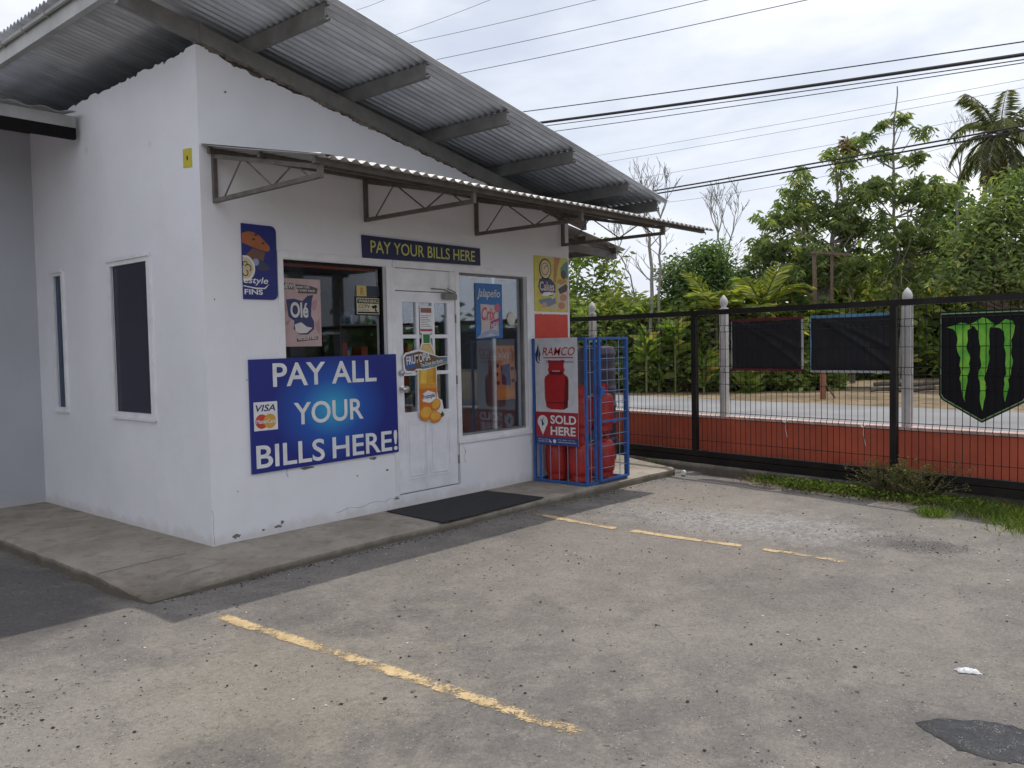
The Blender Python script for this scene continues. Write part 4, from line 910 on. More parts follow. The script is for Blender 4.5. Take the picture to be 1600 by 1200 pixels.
    shp([(.05, 1.17), (.03, 1.1), (.005, 1.05), (.01, .98), (.04, .945), (.08, .94), (.04, .965), (.035, 1.0), (.055, 1.05), (.06, 1.1)], DK, g, 'logo_flame', F, .0058)
    shp([(.07, 1.1), (.06, 1.05), (.05, 1.0), (.06, .97), (.075, .965), (.07, 1.0), (.085, 1.05)], DK, g, 'logo_flame', F, .0058)
    cyl = flat('print_cylinder', (.40, .015, .018)); cd = flat('print_cylinder_dark', (.13, .006, .01))
    cx = .31
    body = [(-.16, .16), (-.17, .22), (-.175, .52), (-.165, .58), (-.11, .63), (-.11, .67), (-.125, .69), (-.11, .73), (-.11, .80), (-.125, .83), (-.11, .86), (-.06, .85), (.06, .85), (.11, .86), (.125, .83), (.11, .80), (.11, .73), (.125, .69), (.11, .67), (.11, .63), (.165, .58), (.175, .52), (.17, .22), (.16, .16), (.15, .08), (.08, .045), (-.08, .045), (-.15, .08)]
    shp([(cx + x, .38 + y * .70) for x, y in body], cyl, g, 'printed_cylinder', F, .0056)
    shp([[(cx + .10, .38 + .03), (cx + .16, .38 + .06), (cx + .172, .38 + .37), (cx + .13, .38 + .42)], [(cx - .15, .38 + .115), (cx + .15, .38 + .115), (cx + .15, .38 + .105), (cx - .15, .38 + .105)], [(cx - .09, .38 + .43), (cx + .09, .38 + .43), (cx + .10, .38 + .47), (cx - .10, .38 + .47)]], cd, g, 'printed_shade', F, .0064)
    shp([(cx - .05, .38 + .465), (cx + .05, .38 + .465), (cx + .06, .38 + .48), (cx - .06, .38 + .48)], flat('pinkish', (.6, .3, .3)), g, 'printed_highlight', F, .0072)
    text('GIVE US A CALL', F, .03, .055, .15, .014, WHITE, g, off=.0062); text('CONNECTING', F, .03, .03, .15, .014, WHITE, g, off=.0062)
    text('find a dealer near you', F, .32, .055, .24, .016, WHITE, g, off=.0062); text('www.ramcott.com', F, .32, .03, .26, .016, WHITE, g, off=.0062)
    shp([ell(.27, .045, .022, .022, 14), [(.19, .06), (.2, .065), (.205, .05), (.225, .035), (.22, .025), (.2, .03)]], WHITE, g, 'contact_marks', F, .0058)
cage()
def cylinder_proto():
    t = empty('gas_cylinder', (4.29, -.58, .03), '', 'gas cylinder')
    cx, cy, cz = t.location
    b = MB(); b.lathe([(.0, .045), (.12, .05), (.142, .075), (.15, .12), (.15, .34), (.142, .39), (.115, .425), (.06, .445), (.03, .45), (.03, .47), (0, .47)], (cx, cy, cz)); body = b.build('body', M['red'], t, smooth=True)
    b = MB(); b.lathe([(.118, .0), (.128, .0), (.128, .07), (.118, .07), (.118, 0)], (cx, cy, cz)); b.build('foot_ring', M['red'], t, smooth=True)
    b = MB(); n = 28; vs = []; fs = []
    for k in range(n):
        a = 2 * math.pi * k / n
        for r in (.078, .086):
            vs += [(cx + r * math.cos(a), cy + r * math.sin(a), cz + .425), (cx + r * math.cos(a), cy + r * math.sin(a), cz + .45), (cx + r * math.cos(a), cy + r * math.sin(a), cz + .515), (cx + r * 1.08 * math.cos(a), cy + r * 1.08 * math.sin(a), cz + .545)]
    for k in range(n):
        a, c = 8 * k, 8 * ((k + 1) % n); hole = (k % 9) in (1, 2, 3, 4)
        for q in range(3):
            if q == 1 and hole: continue
            fs += [(a + q, c + q, c + q + 1, a + q + 1)[::-1], (a + 4 + q, c + 4 + q, c + 5 + q, a + 5 + q)]
        fs.append((a + 3, c + 3, c + 7, a + 7))
    b.add(vs, fs); b.build('guard_collar', M['red'], t)
    b = MB(); b.tube([(cx, cy, cz + .46), (cx, cy, cz + .51)], .014, 8); b.tube([(cx, cy, cz + .49), (cx + .03, cy, cz + .49)], .009, 8); b.build('valve', mat('brass', (.45, .3, .1), .4, 1), t)
    return t
cp = cylinder_proto(); GC = 'gas cylinders in the cage'
spots = [(4.29, -.58, .03, 'red gas cylinder on the cage floor at the front left corner'), (4.68, -.60, .03, 'red gas cylinder on the cage floor just behind the door'), (4.29, -.24, .03, 'red gas cylinder on the cage floor by the wall, left of two'), (4.66, -.24, .03, 'red gas cylinder on the cage floor by the wall, right of two'),
         (4.67, -.60, .58, 'red gas cylinder in the upper layer right behind the cage door'), (4.30, -.56, .58, 'red gas cylinder in the upper layer behind the poster, front one'), (4.48, -.24, .58, 'red gas cylinder in the upper layer standing nearest the shop wall')]
for i, (x, y, z, lb) in enumerate(spots):
    c = cp if i == 0 else copy_tree(cp)
    c.location = (x, y, z); c.rotation_euler = (0, 0, i * 1.3); c['label'] = lb; c['group'] = GC
# dark plastic tank behind the cage
t = empty('water_drum', (5.98, .40, 0), 'tall dark purple ribbed plastic drum behind the gas cage', 'drum')
b = MB(); pr = [(0, .002), (.25, .002), (.27, .03)]
for k in range(6): z = .1 + k * .235; pr += [(.27, z), (.27, z + .15), (.283, z + .17), (.283, z + .20), (.27, z + .22)]
pr += [(.27, 1.52), (.24, 1.56), (.0, 1.58)]; b.lathe(pr, (5.98, .40, 0)); b.build('drum_body', M['tank'], t, smooth=True)
b = MB(); b.lathe([(0, .0), (.1, .0), (.1, .04), (0, .045)], (5.98, .40, 1.582)); b.build('drum_lid', M['black'], t, smooth=True)
# ------------------------------------------------------------------ neighbour building on the left
nb = empty('neighbour_building', (-4, 4.2, -.1), 'bluish white neighbouring building with low corrugated roof at the far left', 'building')
b = MB(); b.box(-9, -.001, 3.478, 3.63, -.1, 3.955); b.build('wall', M['wall2'], nb)
b = MB(); b.box(-9, -.001, 3.465, 3.60, 3.956, 4.03); b.build('brown_board', mat('dark_redwood', (.07, .03, .025), .7), nb)
b = MB(); b.box(-9, -.045, 2.20, 2.24, 3.775, 3.885); rf = b.build('grey_fascia', M['fascia'], nb)
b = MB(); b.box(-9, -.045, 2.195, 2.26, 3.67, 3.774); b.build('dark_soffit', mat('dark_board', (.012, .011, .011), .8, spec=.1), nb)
nr = corr(-9, -.06, 2.13, 3.9, lambda x, y: 3.905 + (y - 2.13) * .10, 'y', .26, .014, M['awn'], 'roof', nb)
# ------------------------------------------------------------------ gate and boundary wall
GU = Vector((-.15, -1, 0)).normalized()
def gfr(off=0): return Fr((gx(3.0) + off, 3.0, 0), GU)    # x runs towards the camera side (decreasing y)
def gs(y): return (3.0 - y) / abs(GU.y)
def gate():
    t = empty('sliding_gate', (gx(-2), -2, 0), 'long black welded mesh sliding gate along the boundary', 'gate')
    F = gfr(); SA, SB = gs(2.6), gs(-7.2)
    def gbox(b, s0, s1, z0, z1, a, c): b.prism(rect(s0, s1, z0, z1), F, a, c)
    b = MB(); gbox(b, SA, SB, 1.945, 2.01, -.035, .035); b.build('top_rail', M['blackgate'], t)
    b = MB(); gbox(b, SA, SB, .095, .165, -.04, .04); gbox(b, SA, SB, .0, .085, -.02, .05); b.build('bottom_rail', M['blackgate'], t)
    posts = [-.842 + 2.63 * k for k in (-2, -1, 0, 1)]
    for y in posts:
        s = gs(y); b = MB(); gbox(b, s - .035, s + .035, .1655, 1.9445, -.033, .033); b.build('gate_post', M['blackgate'], t)
    # welded wire panels with V folds
    ss = [SA] + sorted(gs(y) for y in posts) + [SB]; rw = .0036
    folds = [(.45, .02), (1.0, .02), (1.68, .02), (.62, .0)]
    for a, c in zip(ss[:-1], ss[1:]):
        b = MB(); s = a + .05
        path = [(.165, 0), (.60, 0), (.64, .022), (.68, 0), (1.20, 0), (1.24, .022), (1.28, 0), (1.72, 0), (1.76, .022), (1.80, 0), (1.945, 0)]
        while s < c - .04:
            b.tube([F.P(s, z, .012 + o) for z, o in path], rw, 4, False); s += .0735
        for z, o in [(.30, 0), (.45, 0), (.60, 0), (.68, 0), (.90, 0), (1.05, 0), (1.20, 0), (1.28, 0), (1.5, 0), (1.72, 0), (1.80, 0)]:
            if z in (.45, .90): continue
            b.tube([F.P(a + .03, z, .006 + o), F.P(c - .03, z, .006 + o)], rw, 4, False)
        b.build('mesh_panel', M['black'], t)
gate()
def banner(y0, y1, z0, z1, label, edgecols, seed):
    F = gfr(); s0, s1 = gs(y0), gs(y1); n = 44; m = 30; b = MB(); vs = []; off = -.045
    def P(i, j, d=0):
        u, v = i / n, j / m; x = s0 + (s1 - s0) * u; z = z0 + (z1 - z0) * v
        w = .010 * noise.noise((u * 3 + seed, v * 3, 0)) + .020 * math.exp(-((v - 1 + u ** 1.3 * .95) / .045) ** 2) * min(1, u * 4) + .016 * math.exp(-((v - 1 + u ** 1.4 * .6) / .04) ** 2) * min(1, u * 4) + .010 * noise.noise((u * 6 + seed, v * 2, 3))
        z += .008 * math.sin(math.pi * u) * (-1 if j == m else .3) 
        return F.P(x, z, off + w + d)
    vs = [P(i, j) for j in range(m + 1) for i in range(n + 1)]
    b.add(vs, [(j * (n + 1) + i, j * (n + 1) + i + 1, (j + 1) * (n + 1) + i + 1, (j + 1) * (n + 1) + i) for j in range(m) for i in range(n)])
    root = empty('cloth_banner', F.P((s0 + s1) / 2, z0, off), label, 'banner', 'black cloth banners on the gate')
    o = b.build('cloth', M['banner'], root, smooth=True); k = o.modifiers.new('s', 'SOLIDIFY'); k.thickness = .003
    w = .018
    for nm, (a0, a1, c0, c1), cm in (('top_border', (s0 - w, s1 + w, z1 - .004, z1 + .03), edgecols[0]), ('bottom_border', (s0 - w, s1 + w, z0 - .026, z0 + .002), edgecols[1]), ('left_border', (s0 - w, s0, z0, z1), edgecols[2]), ('right_border', (s1, s1 + w + .01, z0, z1), edgecols[3])):
        q = MB(); q.prism(rect(a0, a1, c0, c1), F, off - .012, off - .008 ); q.build(nm, cm, root)
mr = flat('border_maroon', (.16, .015, .03)); wh = flat('border_pale', (.45, .45, .48)); lb = flat('border_blue', (.12, .30, .50))
banner(-1.39, -2.348, 1.252, 1.848, 'plain black cloth banner with maroon top edge on the gate', (mr, mr, wh, wh), 1)
banner(-2.48, -3.425, 1.24, 1.850, 'plain black cloth banner with pale blue border on the gate', (lb, wh, lb, lb), 5)
def shield():
    F = gfr(); c = gs(-4.345); o = -.022
    out = [(-.42, .30 - .03), (-.42, 1.14), (.42, 1.14), (.42, .27), (.39, .22), (0, 0), (-.39, .22)]
    Z = .722
    P = lambda L_, k=1.0: [(c + x * k, Z + .57 + (y - .57) * k) for x, y in L_]
    root = sign('claw_shield', 'black shield-shaped drink sign with green claw marks on the gate', 'sign', P(out), flat('shield_green_dark', (.012, .03, .012)), F, o - .012, o)
    shp(P(out, .965), flat('shield_line', (.22, .36, .17)), root, 'pale_line', F, o + .0012)
    shp(P(out, .945), flat('shield_black', (.005, .005, .008)), root, 'black_field', F, o + .0024)
    # claw strokes, traced in shield units
    A = [(-.345, .975), (-.27, .99), (-.20, 1.02), (-.13, 1.0), (-.11, 1.005), (-.10, .96), (-.14, .94), (-.135, .84), (-.15, .77), (-.135, .72), (-.11, .66), (-.125, .60), (-.115, .54), (-.14, .47), (-.135, .42), (-.155, .32), (-.165, .25), (-.158, .20), (-.172, .235), (-.195, .33), (-.20, .40), (-.215, .44), (-.20, .50), (-.215, .58), (-.205, .66), (-.235, .72), (-.245, .78), (-.235, .86), (-.25, .92), (-.28, .955)]
    B = [(-.13, .995), (-.05, 1.03), (.0, 1.065), (.05, 1.05), (.09, 1.01), (.125, 1.0), (.07, .955), (.065, .88), (.07, .78), (.06, .72), (.07, .66), (.055, .58), (.04, .52), (.02, .45), (.045, .37), (.035, .28), (.02, .22), (.005, .12), (.0, .15), (-.02, .24), (-.015, .33), (-.02, .42), (-.035, .46), (-.03, .52), (-.005, .58), (-.02, .67), (-.015, .76), (-.03, .85), (-.04, .93), (-.07, .975)]
    D = [(.085, .965), (.15, .99), (.21, 1.04), (.28, 1.02), (.30, .97), (.29, .90), (.265, .83), (.275, .77), (.265, .70), (.285, .63), (.27, .56), (.265, .49), (.24, .44), (.25, .37), (.235, .31), (.215, .22), (.205, .27), (.20, .33), (.21, .40), (.205, .45), (.225, .50), (.215, .60), (.22, .70), (.20, .77), (.21, .84), (.20, .92), (.16, .955)]
    m = newmat('claw_green', .45, .5); g = NG(m); gc = g.mix(g.ramp(g.noise(6, 3), .35, .65), (.06, .33, .02), (.24, .56, .04)); g.out(gc)
    for L_ in (A, B, D):
        pts = []
        for i in range(len(L_)):
            a, c2 = L_[i], L_[(i + 1) % len(L_)]; pts.append(a); pts.append(((a[0] + c2[0]) / 2 + .006 * noise.noise((i * 2.3, a[0] * 9, 1)), (a[1] + c2[1]) / 2 + .004 * noise.noise((i * 1.9, 3, 1))))
        shp(P(pts), m, root, 'claw_stroke', F, o + .0036)
shield()
def boundary():
    t = empty('boundary_wall', (7, -2, -.1), 'low terracotta painted boundary wall with pale coping behind the gate', 'wall')
    F = gfr(.35); SA, SB = gs(9), gs(-9)
    b = MB(); b.prism(rect(SA, SB, -.15, .565), F, -.14, 0); b.build('wall_body', M['brick'], t)
    b = MB(); b.prism(rect(SA, SB, .5655, .60), F, -.16, .018); b.build('coping', M['coping'], t)
    for y, zt in ((-6.0, 2.13), (-3.478, 2.06), (-1.06, 2.12), (1.35, 2.16), (3.8, 2.2)):
        s = gs(y); q = empty('fence_post', F.P(s, .6, -.07), {-6.0: 'white concrete post with pointed finial beyond the right edge of the gate', -3.478: 'white concrete post with pointed finial beside the claw sign', -1.06: 'white concrete post with pointed finial left of the maroon edged banner',
              1.35: 'white concrete post with pointed finial behind the gas cage', 3.8: 'white concrete post with pointed finial hidden farther along the wall'}[y], 'post', 'finial posts on the boundary wall')
        b = MB(); hw = .05; ch = .018
        b.prism([(s - hw + ch, .601), (s + hw - ch, .601), (s + hw - ch, zt - .1), (s - hw + ch, zt - .1)], F, -.12, -.02)
        b.prism([(s - hw, .601), (s - hw + ch - .0005, .601), (s - hw + ch - .0005, zt - .1), (s - hw, zt - .1)], F, -.105, -.035)
        b.prism([(s + hw - ch + .0005, .601), (s + hw, .601), (s + hw, zt - .1), (s + hw - ch + .0005, zt - .1)], F, -.105, -.035)
        b.build('shaft', M['post'], q)
        c = F.P(s, zt - .1, -.07); b = MB(); b.lathe([(.0, 0), (.062, 0), (.062, .02), (.035, .03), (.033, .045), (.052, .075), (.055, .11), (.045, .145), (.025, .175), (.008, .195), (0, .2)], c, 20); b.build('finial', M['post'], q, smooth=True)
    # torn string hanging from the coping
    for y, dz, nm in ((-2.02, .22, 'left'), (-3.02, .24, 'right')):
        s = gs(y); b = MB(); b.tube([F.P(s, .60, .03), F.P(s + .01, .57, .035), F.P(s + .0, .5, .03), F.P(s + .03, .6 - dz, .03)], .004, 5)
        b.tube([F.P(s - .03, .59, .03), F.P(s, .57, .04), F.P(s + .03, .60, .03)], .008, 5)
        o = b.build('hanging_string', WHITE); o.location = (0, 0, 0); tag(o, 'pale torn string hanging on the terracotta wall, %s one' % nm, 'string', 'strings on the wall')
boundary()
# ------------------------------------------------------------------ overhead cables
def cable(a, b_, X, r, m, label):
    # a, b_ : two points of the cable in the plane x = X (y, z), extended well beyond both
    (ya, za), (yb, zb) = a, b_; dy = yb - ya; pts = []
    for k in range(-30, 61):
        t = k / 20; y = ya + dy * t; z = za + (zb - za) * t - .0 + .10 * ((t - .5) ** 2 - .25)
        pts.append((X, y, z))
    mb = MB(); mb.tube(pts, r, 6); tag(mb.build('power_cable', m), label, 'cable', 'overhead cables above the road')
K = 24 / 14
def sc(p, X): # move a measured point from the plane x=14 to x=X along the sight line
    v = Vector((14, p[0], p[1])) - CAM; f = (X - CAM.x) / (14 - CAM.x); q = CAM + v * f; return (q.y, q.z)
cl = [((15.536, 12.402), (13.817, 12.305), 14, .006, 'thincable', 'thin grey cable highest above the shop roof'), ((13.388, 11.133), (9.447, 11.088), 14, .006, 'thincable', 'second highest thin cable above the shop roof'),
      ((12.851, 10.752), (5.931, 10.108), 14, .007, 'thincable', 'third thin cable from the top, long and pale'), ((11.685, 9.987), (2.883, 9.259), 14, .008, 'thincable', 'fourth thin cable from the top of the sky'),
      ((10.657, 9.37), (.623, 8.63), 14, .009, 'thincable', 'lowest of the five cables crossing the upper sky'), ((8.378, 7.849), (-3.297, 6.813), 14, .012, 'cable', 'single black cable just above the thick bundle'),
      ((7.77, 7.448), (-3.298, 6.589), 14, .034, 'cable', 'thick black bundled cable crossing the middle of the sky'), ((7.621, 7.338), (-3.299, 6.499), 14, .010, 'cable', 'black cable directly under the thick bundle'),
      ((7.243, 7.137), (-3.299, 6.443), 14, .009, 'cable', 'thin black cable second below the thick bundle'), ((5.906, 6.298), (-2.588, 6.157), 24, .006, 'thincable', 'faint pale cable above the tree tops, upper of three'),
      ((5.526, 6.096), (-2.589, 6.007), 24, .006, 'thincable', 'faint pale cable above the tree tops, middle of three'), ((3.659, 5.568), (-2.59, 5.624), 24, .006, 'thincable', 'faint pale cable just over the big tree, lowest of three'),
      ((4.09, 5.214), (-3.306, 5.341), 24, .028, 'cable', 'upper black cable of the pair passing before the coconut palm'), ((4.091, 5.139), (-3.307, 5.251), 24, .028, 'cable', 'lower black cable of the pair passing before the coconut palm'),
      ((3.534, 4.888), (1.266, 4.912), 24, .006, 'thincable', 'faint pale cable lowest of all behind the bare trees')]
for a, b_, X, r, m, lab in cl: cable(sc(a, X), sc(b_, X), X, r, M[m], lab)
# ------------------------------------------------------------------ vegetation
RNG = np.random.default_rng(11)
def leaves(name, pos, dirs, Ln, Wd, m, parent=None, var=None, fold=.25):
    n = len(pos); d = dirs / (np.linalg.norm(dirs, axis=1, keepdims=True) + 1e-9)
    r = RNG.normal(size=(n, 3)); r[:, 2] *= .4; side = np.cross(d, r); side /= (np.linalg.norm(side, axis=1, keepdims=True) + 1e-9)
    up = np.cross(side, d); up *= np.sign(up[:, 2:3] + 1e-6)
    Ln = np.broadcast_to(Ln, (n,))[:, None]; Wd = np.broadcast_to(Wd, (n,))[:, None]
    v = np.empty((n, 4, 3)); v[:, 0] = pos; v[:, 1] = pos + d * Ln * .45 + side * Wd * .5 + up * Wd * fold; v[:, 2] = pos + d * Ln - up * Ln * .12; v[:, 3] = pos + d * Ln * .45 - side * Wd * .5 + up * Wd * fold
    me = bpy.data.meshes.new(name); me.vertices.add(4 * n); me.vertices.foreach_set('co', v.reshape(-1))
    me.loops.add(4 * n); me.loops.foreach_set('vertex_index', np.arange(4 * n, dtype=np.int32)); me.polygons.add(n)
    me.polygons.foreach_set('loop_start', np.arange(0, 4 * n, 4, dtype=np.int32)); me.polygons.foreach_set('loop_total', np.full(n, 4, dtype=np.int32))
    me.update(calc_edges=True)
    if var is None: var = RNG.random(n)
    at = me.attributes.new('var', 'FLOAT', 'POINT'); at.data.foreach_set('value', np.repeat(var, 4).astype(np.float32))
    me.materials.append(m); o = bpy.data.objects.new(name, me); C.objects.link(o); setpar(o, parent); return o
def clusters(blobs, per_m3=None, n=None, shell=.45):
    # blobs: list of (centre, (rx, ry, rz), count)
    out = []
    for c, r, k in blobs:
        q = RNG.normal(size=(k, 3)); q /= np.linalg.norm(q, axis=1, keepdims=True); rad = RNG.random(k) ** shell
        out.append(np.array(c)[None] + q * rad[:, None] * np.array(r)[None])
    return np.concatenate(out)
def foliage(name, cen, per, spread, Ln, Wd, m, parent, droop=.3, style='tuft', tilt=1.0):
    k = len(cen); n = k * per; base = np.repeat(cen, per, axis=0)
    d = RNG.normal(size=(n, 3)); d[:, 2] = d[:, 2] * .5 + (.15 if style == 'tuft' else 0); d /= np.linalg.norm(d, axis=1, keepdims=True)
    if style == 'rosette': d[:, 2] = RNG.uniform(-.55, .15, n); pos = base + RNG.normal(size=(n, 3)) * spread * .3
    else: pos = base + RNG.normal(size=(n, 3)) * spread
    d[:, 2] -= droop
    cv = np.repeat(RNG.random(k), per); var = np.clip(.55 * cv + .45 * RNG.random(n), 0, 1)
    s = RNG.uniform(.65, 1.2, n)
    return leaves(name, pos, d, Ln * s, Wd * s, m, parent, var)
LM = {'mid': leaf_mat('leaf_mid', (.098, .143, .058), (.280, .351, .137), (.580, .474, .140)), 'dark': leaf_mat('leaf_dark', (.053, .094, .037), (.179, .263, .094)), 'light': leaf_mat('leaf_light', (.081, .138, .029), (.253, .333, .081), (.437, .345, .103)),
      'palm': leaf_mat('leaf_palm', (.108, .144, .036), (.336, .384, .108), (.576, .480, .144)), 'coco': leaf_mat('leaf_coco', (.058, .078, .036), (.182, .202, .091), (.364, .273, .143)), 'grass': leaf_mat('leaf_grass', (.045, .075, .015), (.14, .22, .035), (.32, .27, .12)),
      'dry': leaf_mat('leaf_dry', (.130, .091, .046), (.286, .208, .117)), 'olive': leaf_mat('leaf_olive', (.07, .085, .03), (.17, .17, .07), (.30, .25, .15)), 'hedge': leaf_mat('leaf_hedge', (.083, .123, .034), (.303, .372, .103), (.550, .440, .193))}
def curve(a, c, bend, n=6):
    a = Vector(a); c = Vector(c); m = (a + c) / 2 + Vector(bend); return [a * (1 - t) ** 2 + m * 2 * t * (1 - t) + c * t * t for t in [k / n for k in range(n + 1)]]
def tree(name, label, cat, base, trunks, blobs, nbranch, mat_leaf, mat_bark, per, spread, Ln, Wd, style='tuft', droop=.3, group=None, r0=.12, seed=0, shell=.45):
    rnd = random.Random(seed); t = empty(name, base, label, cat, group)
    cen = clusters(blobs, shell=shell); b = MB()
    segs = []
    for pts, ra in trunks:
        P = []
        for i in range(len(pts) - 1):
            for k in range(5): 
                q = Vector(pts[i]).lerp(Vector(pts[i + 1]), k / 5); P.append(q + Vector((rnd.uniform(-1, 1), rnd.uniform(-1, 1), 0)) * .03)
        P.append(Vector(pts[-1])); n = len(P); b.tube(P, [max(.012, ra * (1 - .8 * i / n)) for i in range(n)], 8); segs += [(q, ra * (1 - .8 * i / n)) for i, q in enumerate(P)][n // 3:]
    idx = list(range(len(cen))); rnd.shuffle(idx)
    for i in idx[:nbranch]:
        c = Vector(cen[i]); cand = sorted(segs, key=lambda s: (s[0] - c).length + (2.5 if s[0].z > c.z - .3 else 0))[:3]; s = rnd.choice(cand)
        P = curve(s[0], c, (rnd.uniform(-.2, .2), rnd.uniform(-.2, .2), -.12 * (c - s[0]).length)); r = min(s[1] * .6, .05); n = len(P)
        b.tube(P, [max(.006, r * (1 - .85 * k / n)) for k in range(n)], 5)
    b.build('trunk', mat_bark, t, smooth=True)
    foliage('crown', cen, per, spread, Ln, Wd, mat_leaf, t, droop, style); return t
def blob(px, py, rpx, depth, k, ry=None, dz=None):
    s = depth / FPX; c = site(px, py, depth); rz = (ry or rpx) * s; return (tuple(c), (rpx * s, rpx * s, rz), k)
def pts(depth, *pp): return [tuple(site(x, y, depth)) for x, y in pp]
def gp(px, depth): return tuple(ground_at(px, depth))
D = 33
tree('garden_tree', 'light green many-stemmed tree showing just right of the shop wall', 'tree', gp(905, D), [([gp(905, D)] + pts(D, (905, 520), (925, 450), (955, 395)), .06), ([gp(903, D)] + pts(D, (893, 500), (905, 430), (915, 380)), .05), ([gp(907, D)] + pts(D, (920, 500), (950, 430), (985, 385)), .05), ([gp(905, D)] + pts(D, (930, 480), (975, 440)), .04)],
     [blob(905, 400, 38, D, 22, 22), blob(945, 393, 28, D, 9, 12), blob(900, 455, 24, D, 16, 26), blob(950, 425, 20, D, 6, 10), blob(900, 495, 26, D, 20, 22), blob(945, 450, 25, D, 10, 16), blob(940, 475, 26, D, 30, 18), blob(870, 420, 40, D, 14, 40)],
     60, LM['light'], M['palebark'], 14, .22, .32, .11, droop=.35, seed=1)
D = 32
tree('shrub', 'bushy yellow-green shrub above the gate rail behind the finial post', 'shrub', gp(960, D), [([gp(960, D)] + pts(D, (960, 520), (958, 480)), .05)], [blob(965, 490, 45, D, 110, 30), blob(1000, 500, 45, D, 90, 22), blob(925, 510, 40, D, 90, 25)], 20, LM['palm'], M['bark'], 15, .22, .32, .09, droop=.2, seed=2)
# bare trees
def bare(label, base, stems, depth, top_spread, seed, r0=.09, dens=1.0):
    rnd = random.Random(seed); t = empty('bare_tree', base, label, 'tree', 'leafless trees'); b = MB(); s = depth / FPX
    def grow(p, d, ln, r, lev):
        P = [p]; q = p; dd = d.copy(); n = 5
        for k in range(n):
            dd = (dd + Vector((rnd.uniform(-.13, .13), rnd.uniform(-.13, .13), rnd.uniform(-.02, .10)))).normalized(); q = q + dd * ln / n; P.append(q)
        b.tube(P, [max(.007, r * (1 - .5 * k / n)) for k in range(n + 1)], 5 if lev else 7, False)
        if lev < 4:
            for _ in range(rnd.choice((2, 3) if lev < 3 else (2, 2))):
                a = rnd.uniform(0, 6.28); sp = rnd.uniform(.35, .75)
                nd = (dd + Vector((math.cos(a), math.sin(a), rnd.uniform(-.1, .4))) * sp).normalized(); grow(P[rnd.choice((3, 4, 5))], nd, ln * rnd.uniform(.55, .8), r * .5, lev + 1)
    for pp, r in stems:
        P = [Vector(x) for x in pp]; Q = []
        for i in range(len(P) - 1):
            for k in range(4): Q.append(P[i].lerp(P[i + 1], k / 4) + Vector((rnd.uniform(-1, 1), rnd.uniform(-1, 1), 0)) * .04)
        Q.append(P[-1]); n = len(Q); b.tube(Q, [max(.02, r * (1 - .55 * k / n)) for k in range(n)], 8, False)
        L0 = top_spread * s
        for _ in range(4):
            a = rnd.uniform(0, 6.28); grow(Q[-1], Vector((math.cos(a) * .35, math.sin(a) * .35, 1)).normalized(), L0 * rnd.uniform(.7, 1.1), r * .38, 1)
        for _ in range(int(6 * dens)):
            a = rnd.uniform(0, 6.28); grow(Q[rnd.randrange(n // 2, n - 1)], Vector((math.cos(a), math.sin(a), .9)).normalized(), L0 * rnd.uniform(.5, .8), r * .28, 2)
    b.build('trunk_and_branches', M['palebark'], t, smooth=True)
D = 30
bare('tall leafless pale tree, left of two, rising behind the end of the awning', gp(1018, D), [([gp(1018, D)] + pts(D, (1018, 480), (1017, 400), (1010, 345)), .085), ([gp(1032, D)] + pts(D, (1030, 480), (1030, 400), (1032, 340)), .065)], D, 46, 3)
D = 33
bare('leafless tree with forked bare branches above the dark rounded tree', gp(1130, D), [([gp(1132, D)] + pts(D, (1130, 480), (1128, 400), (1122, 365)), .07), ([gp(1134, D)] + pts(D, (1132, 470), (1138, 400), (1142, 372)), .05)], D, 42, 8, dens=.4)
D = 31.5
bare('small leafless sapling low between the shrubs and the pale bare tree', gp(990, D), [([gp(1000, D)] + pts(D, (998, 500), (985, 430), (965, 395)), .04)], D, 30, 5, dens=.5)
D = 40
bare('leafless tree standing left of the coconut palm trunk', gp(1500, D), [([gp(1500, D)] + pts(D, (1498, 400), (1496, 300), (1500, 260)), .09)], D, 40, 12, dens=.6)
# dark rounded tree
D = 31
tree('mango_tree', 'dense dark rounded tree in the middle behind the gate rail', 'tree', gp(1105, D), [([gp(1105, D)] + pts(D, (1105, 520), (1100, 450)), .14)],
     [blob(1105, 405, 35, D, 90, 24), blob(1065, 435, 38, D, 120, 32), blob(1130, 440, 42, D, 150, 36), blob(1090, 480, 55, D, 170, 34), blob(1165, 445, 22, D, 40, 28)], 60, LM['dark'], M['bark'], 16, .17, .22, .07, droop=.5, seed=4)
# big trees on the right
D = 31
tree('broadleaf_tree', 'wide spreading green tree with layered leaf clusters, left of the thin tall one', 'tree', gp(1285, D), [([gp(1285, D)] + pts(D, (1285, 520), (1275, 440), (1250, 360), (1230, 300)), .13), ([gp(1290, D)] + pts(D, (1292, 470), (1300, 380), (1310, 310), (1305, 240)), .11), ([gp(1283, D)] + pts(D, (1270, 470), (1230, 420), (1200, 390)), .08)],
     [blob(1245, 300, 38, D, 34, 24), blob(1215, 340, 40, D, 48, 24), blob(1270, 330, 45, D, 55, 30), blob(1200, 385, 35, D, 42, 20), blob(1250, 390, 55, D, 80, 30), blob(1310, 350, 45, D, 70, 38), blob(1290, 420, 60, D, 90, 30), blob(1320, 260, 26, D, 20, 30), blob(1300, 240, 18, D, 9, 10), blob(1215, 440, 45, D, 60, 22), blob(1250, 270, 22, D, 10, 10), blob(1340, 300, 30, D, 34, 24), blob(1345, 350, 48, D, 60, 30), blob(1330, 420, 60, D, 90, 34), blob(1240, 430, 60, D, 70, 26), blob(1185, 410, 22, D, 20, 18)],
     130, LM['mid'], M['palebark'], 13, .22, .30, .085, style='rosette', droop=.35, seed=5)
D = 30
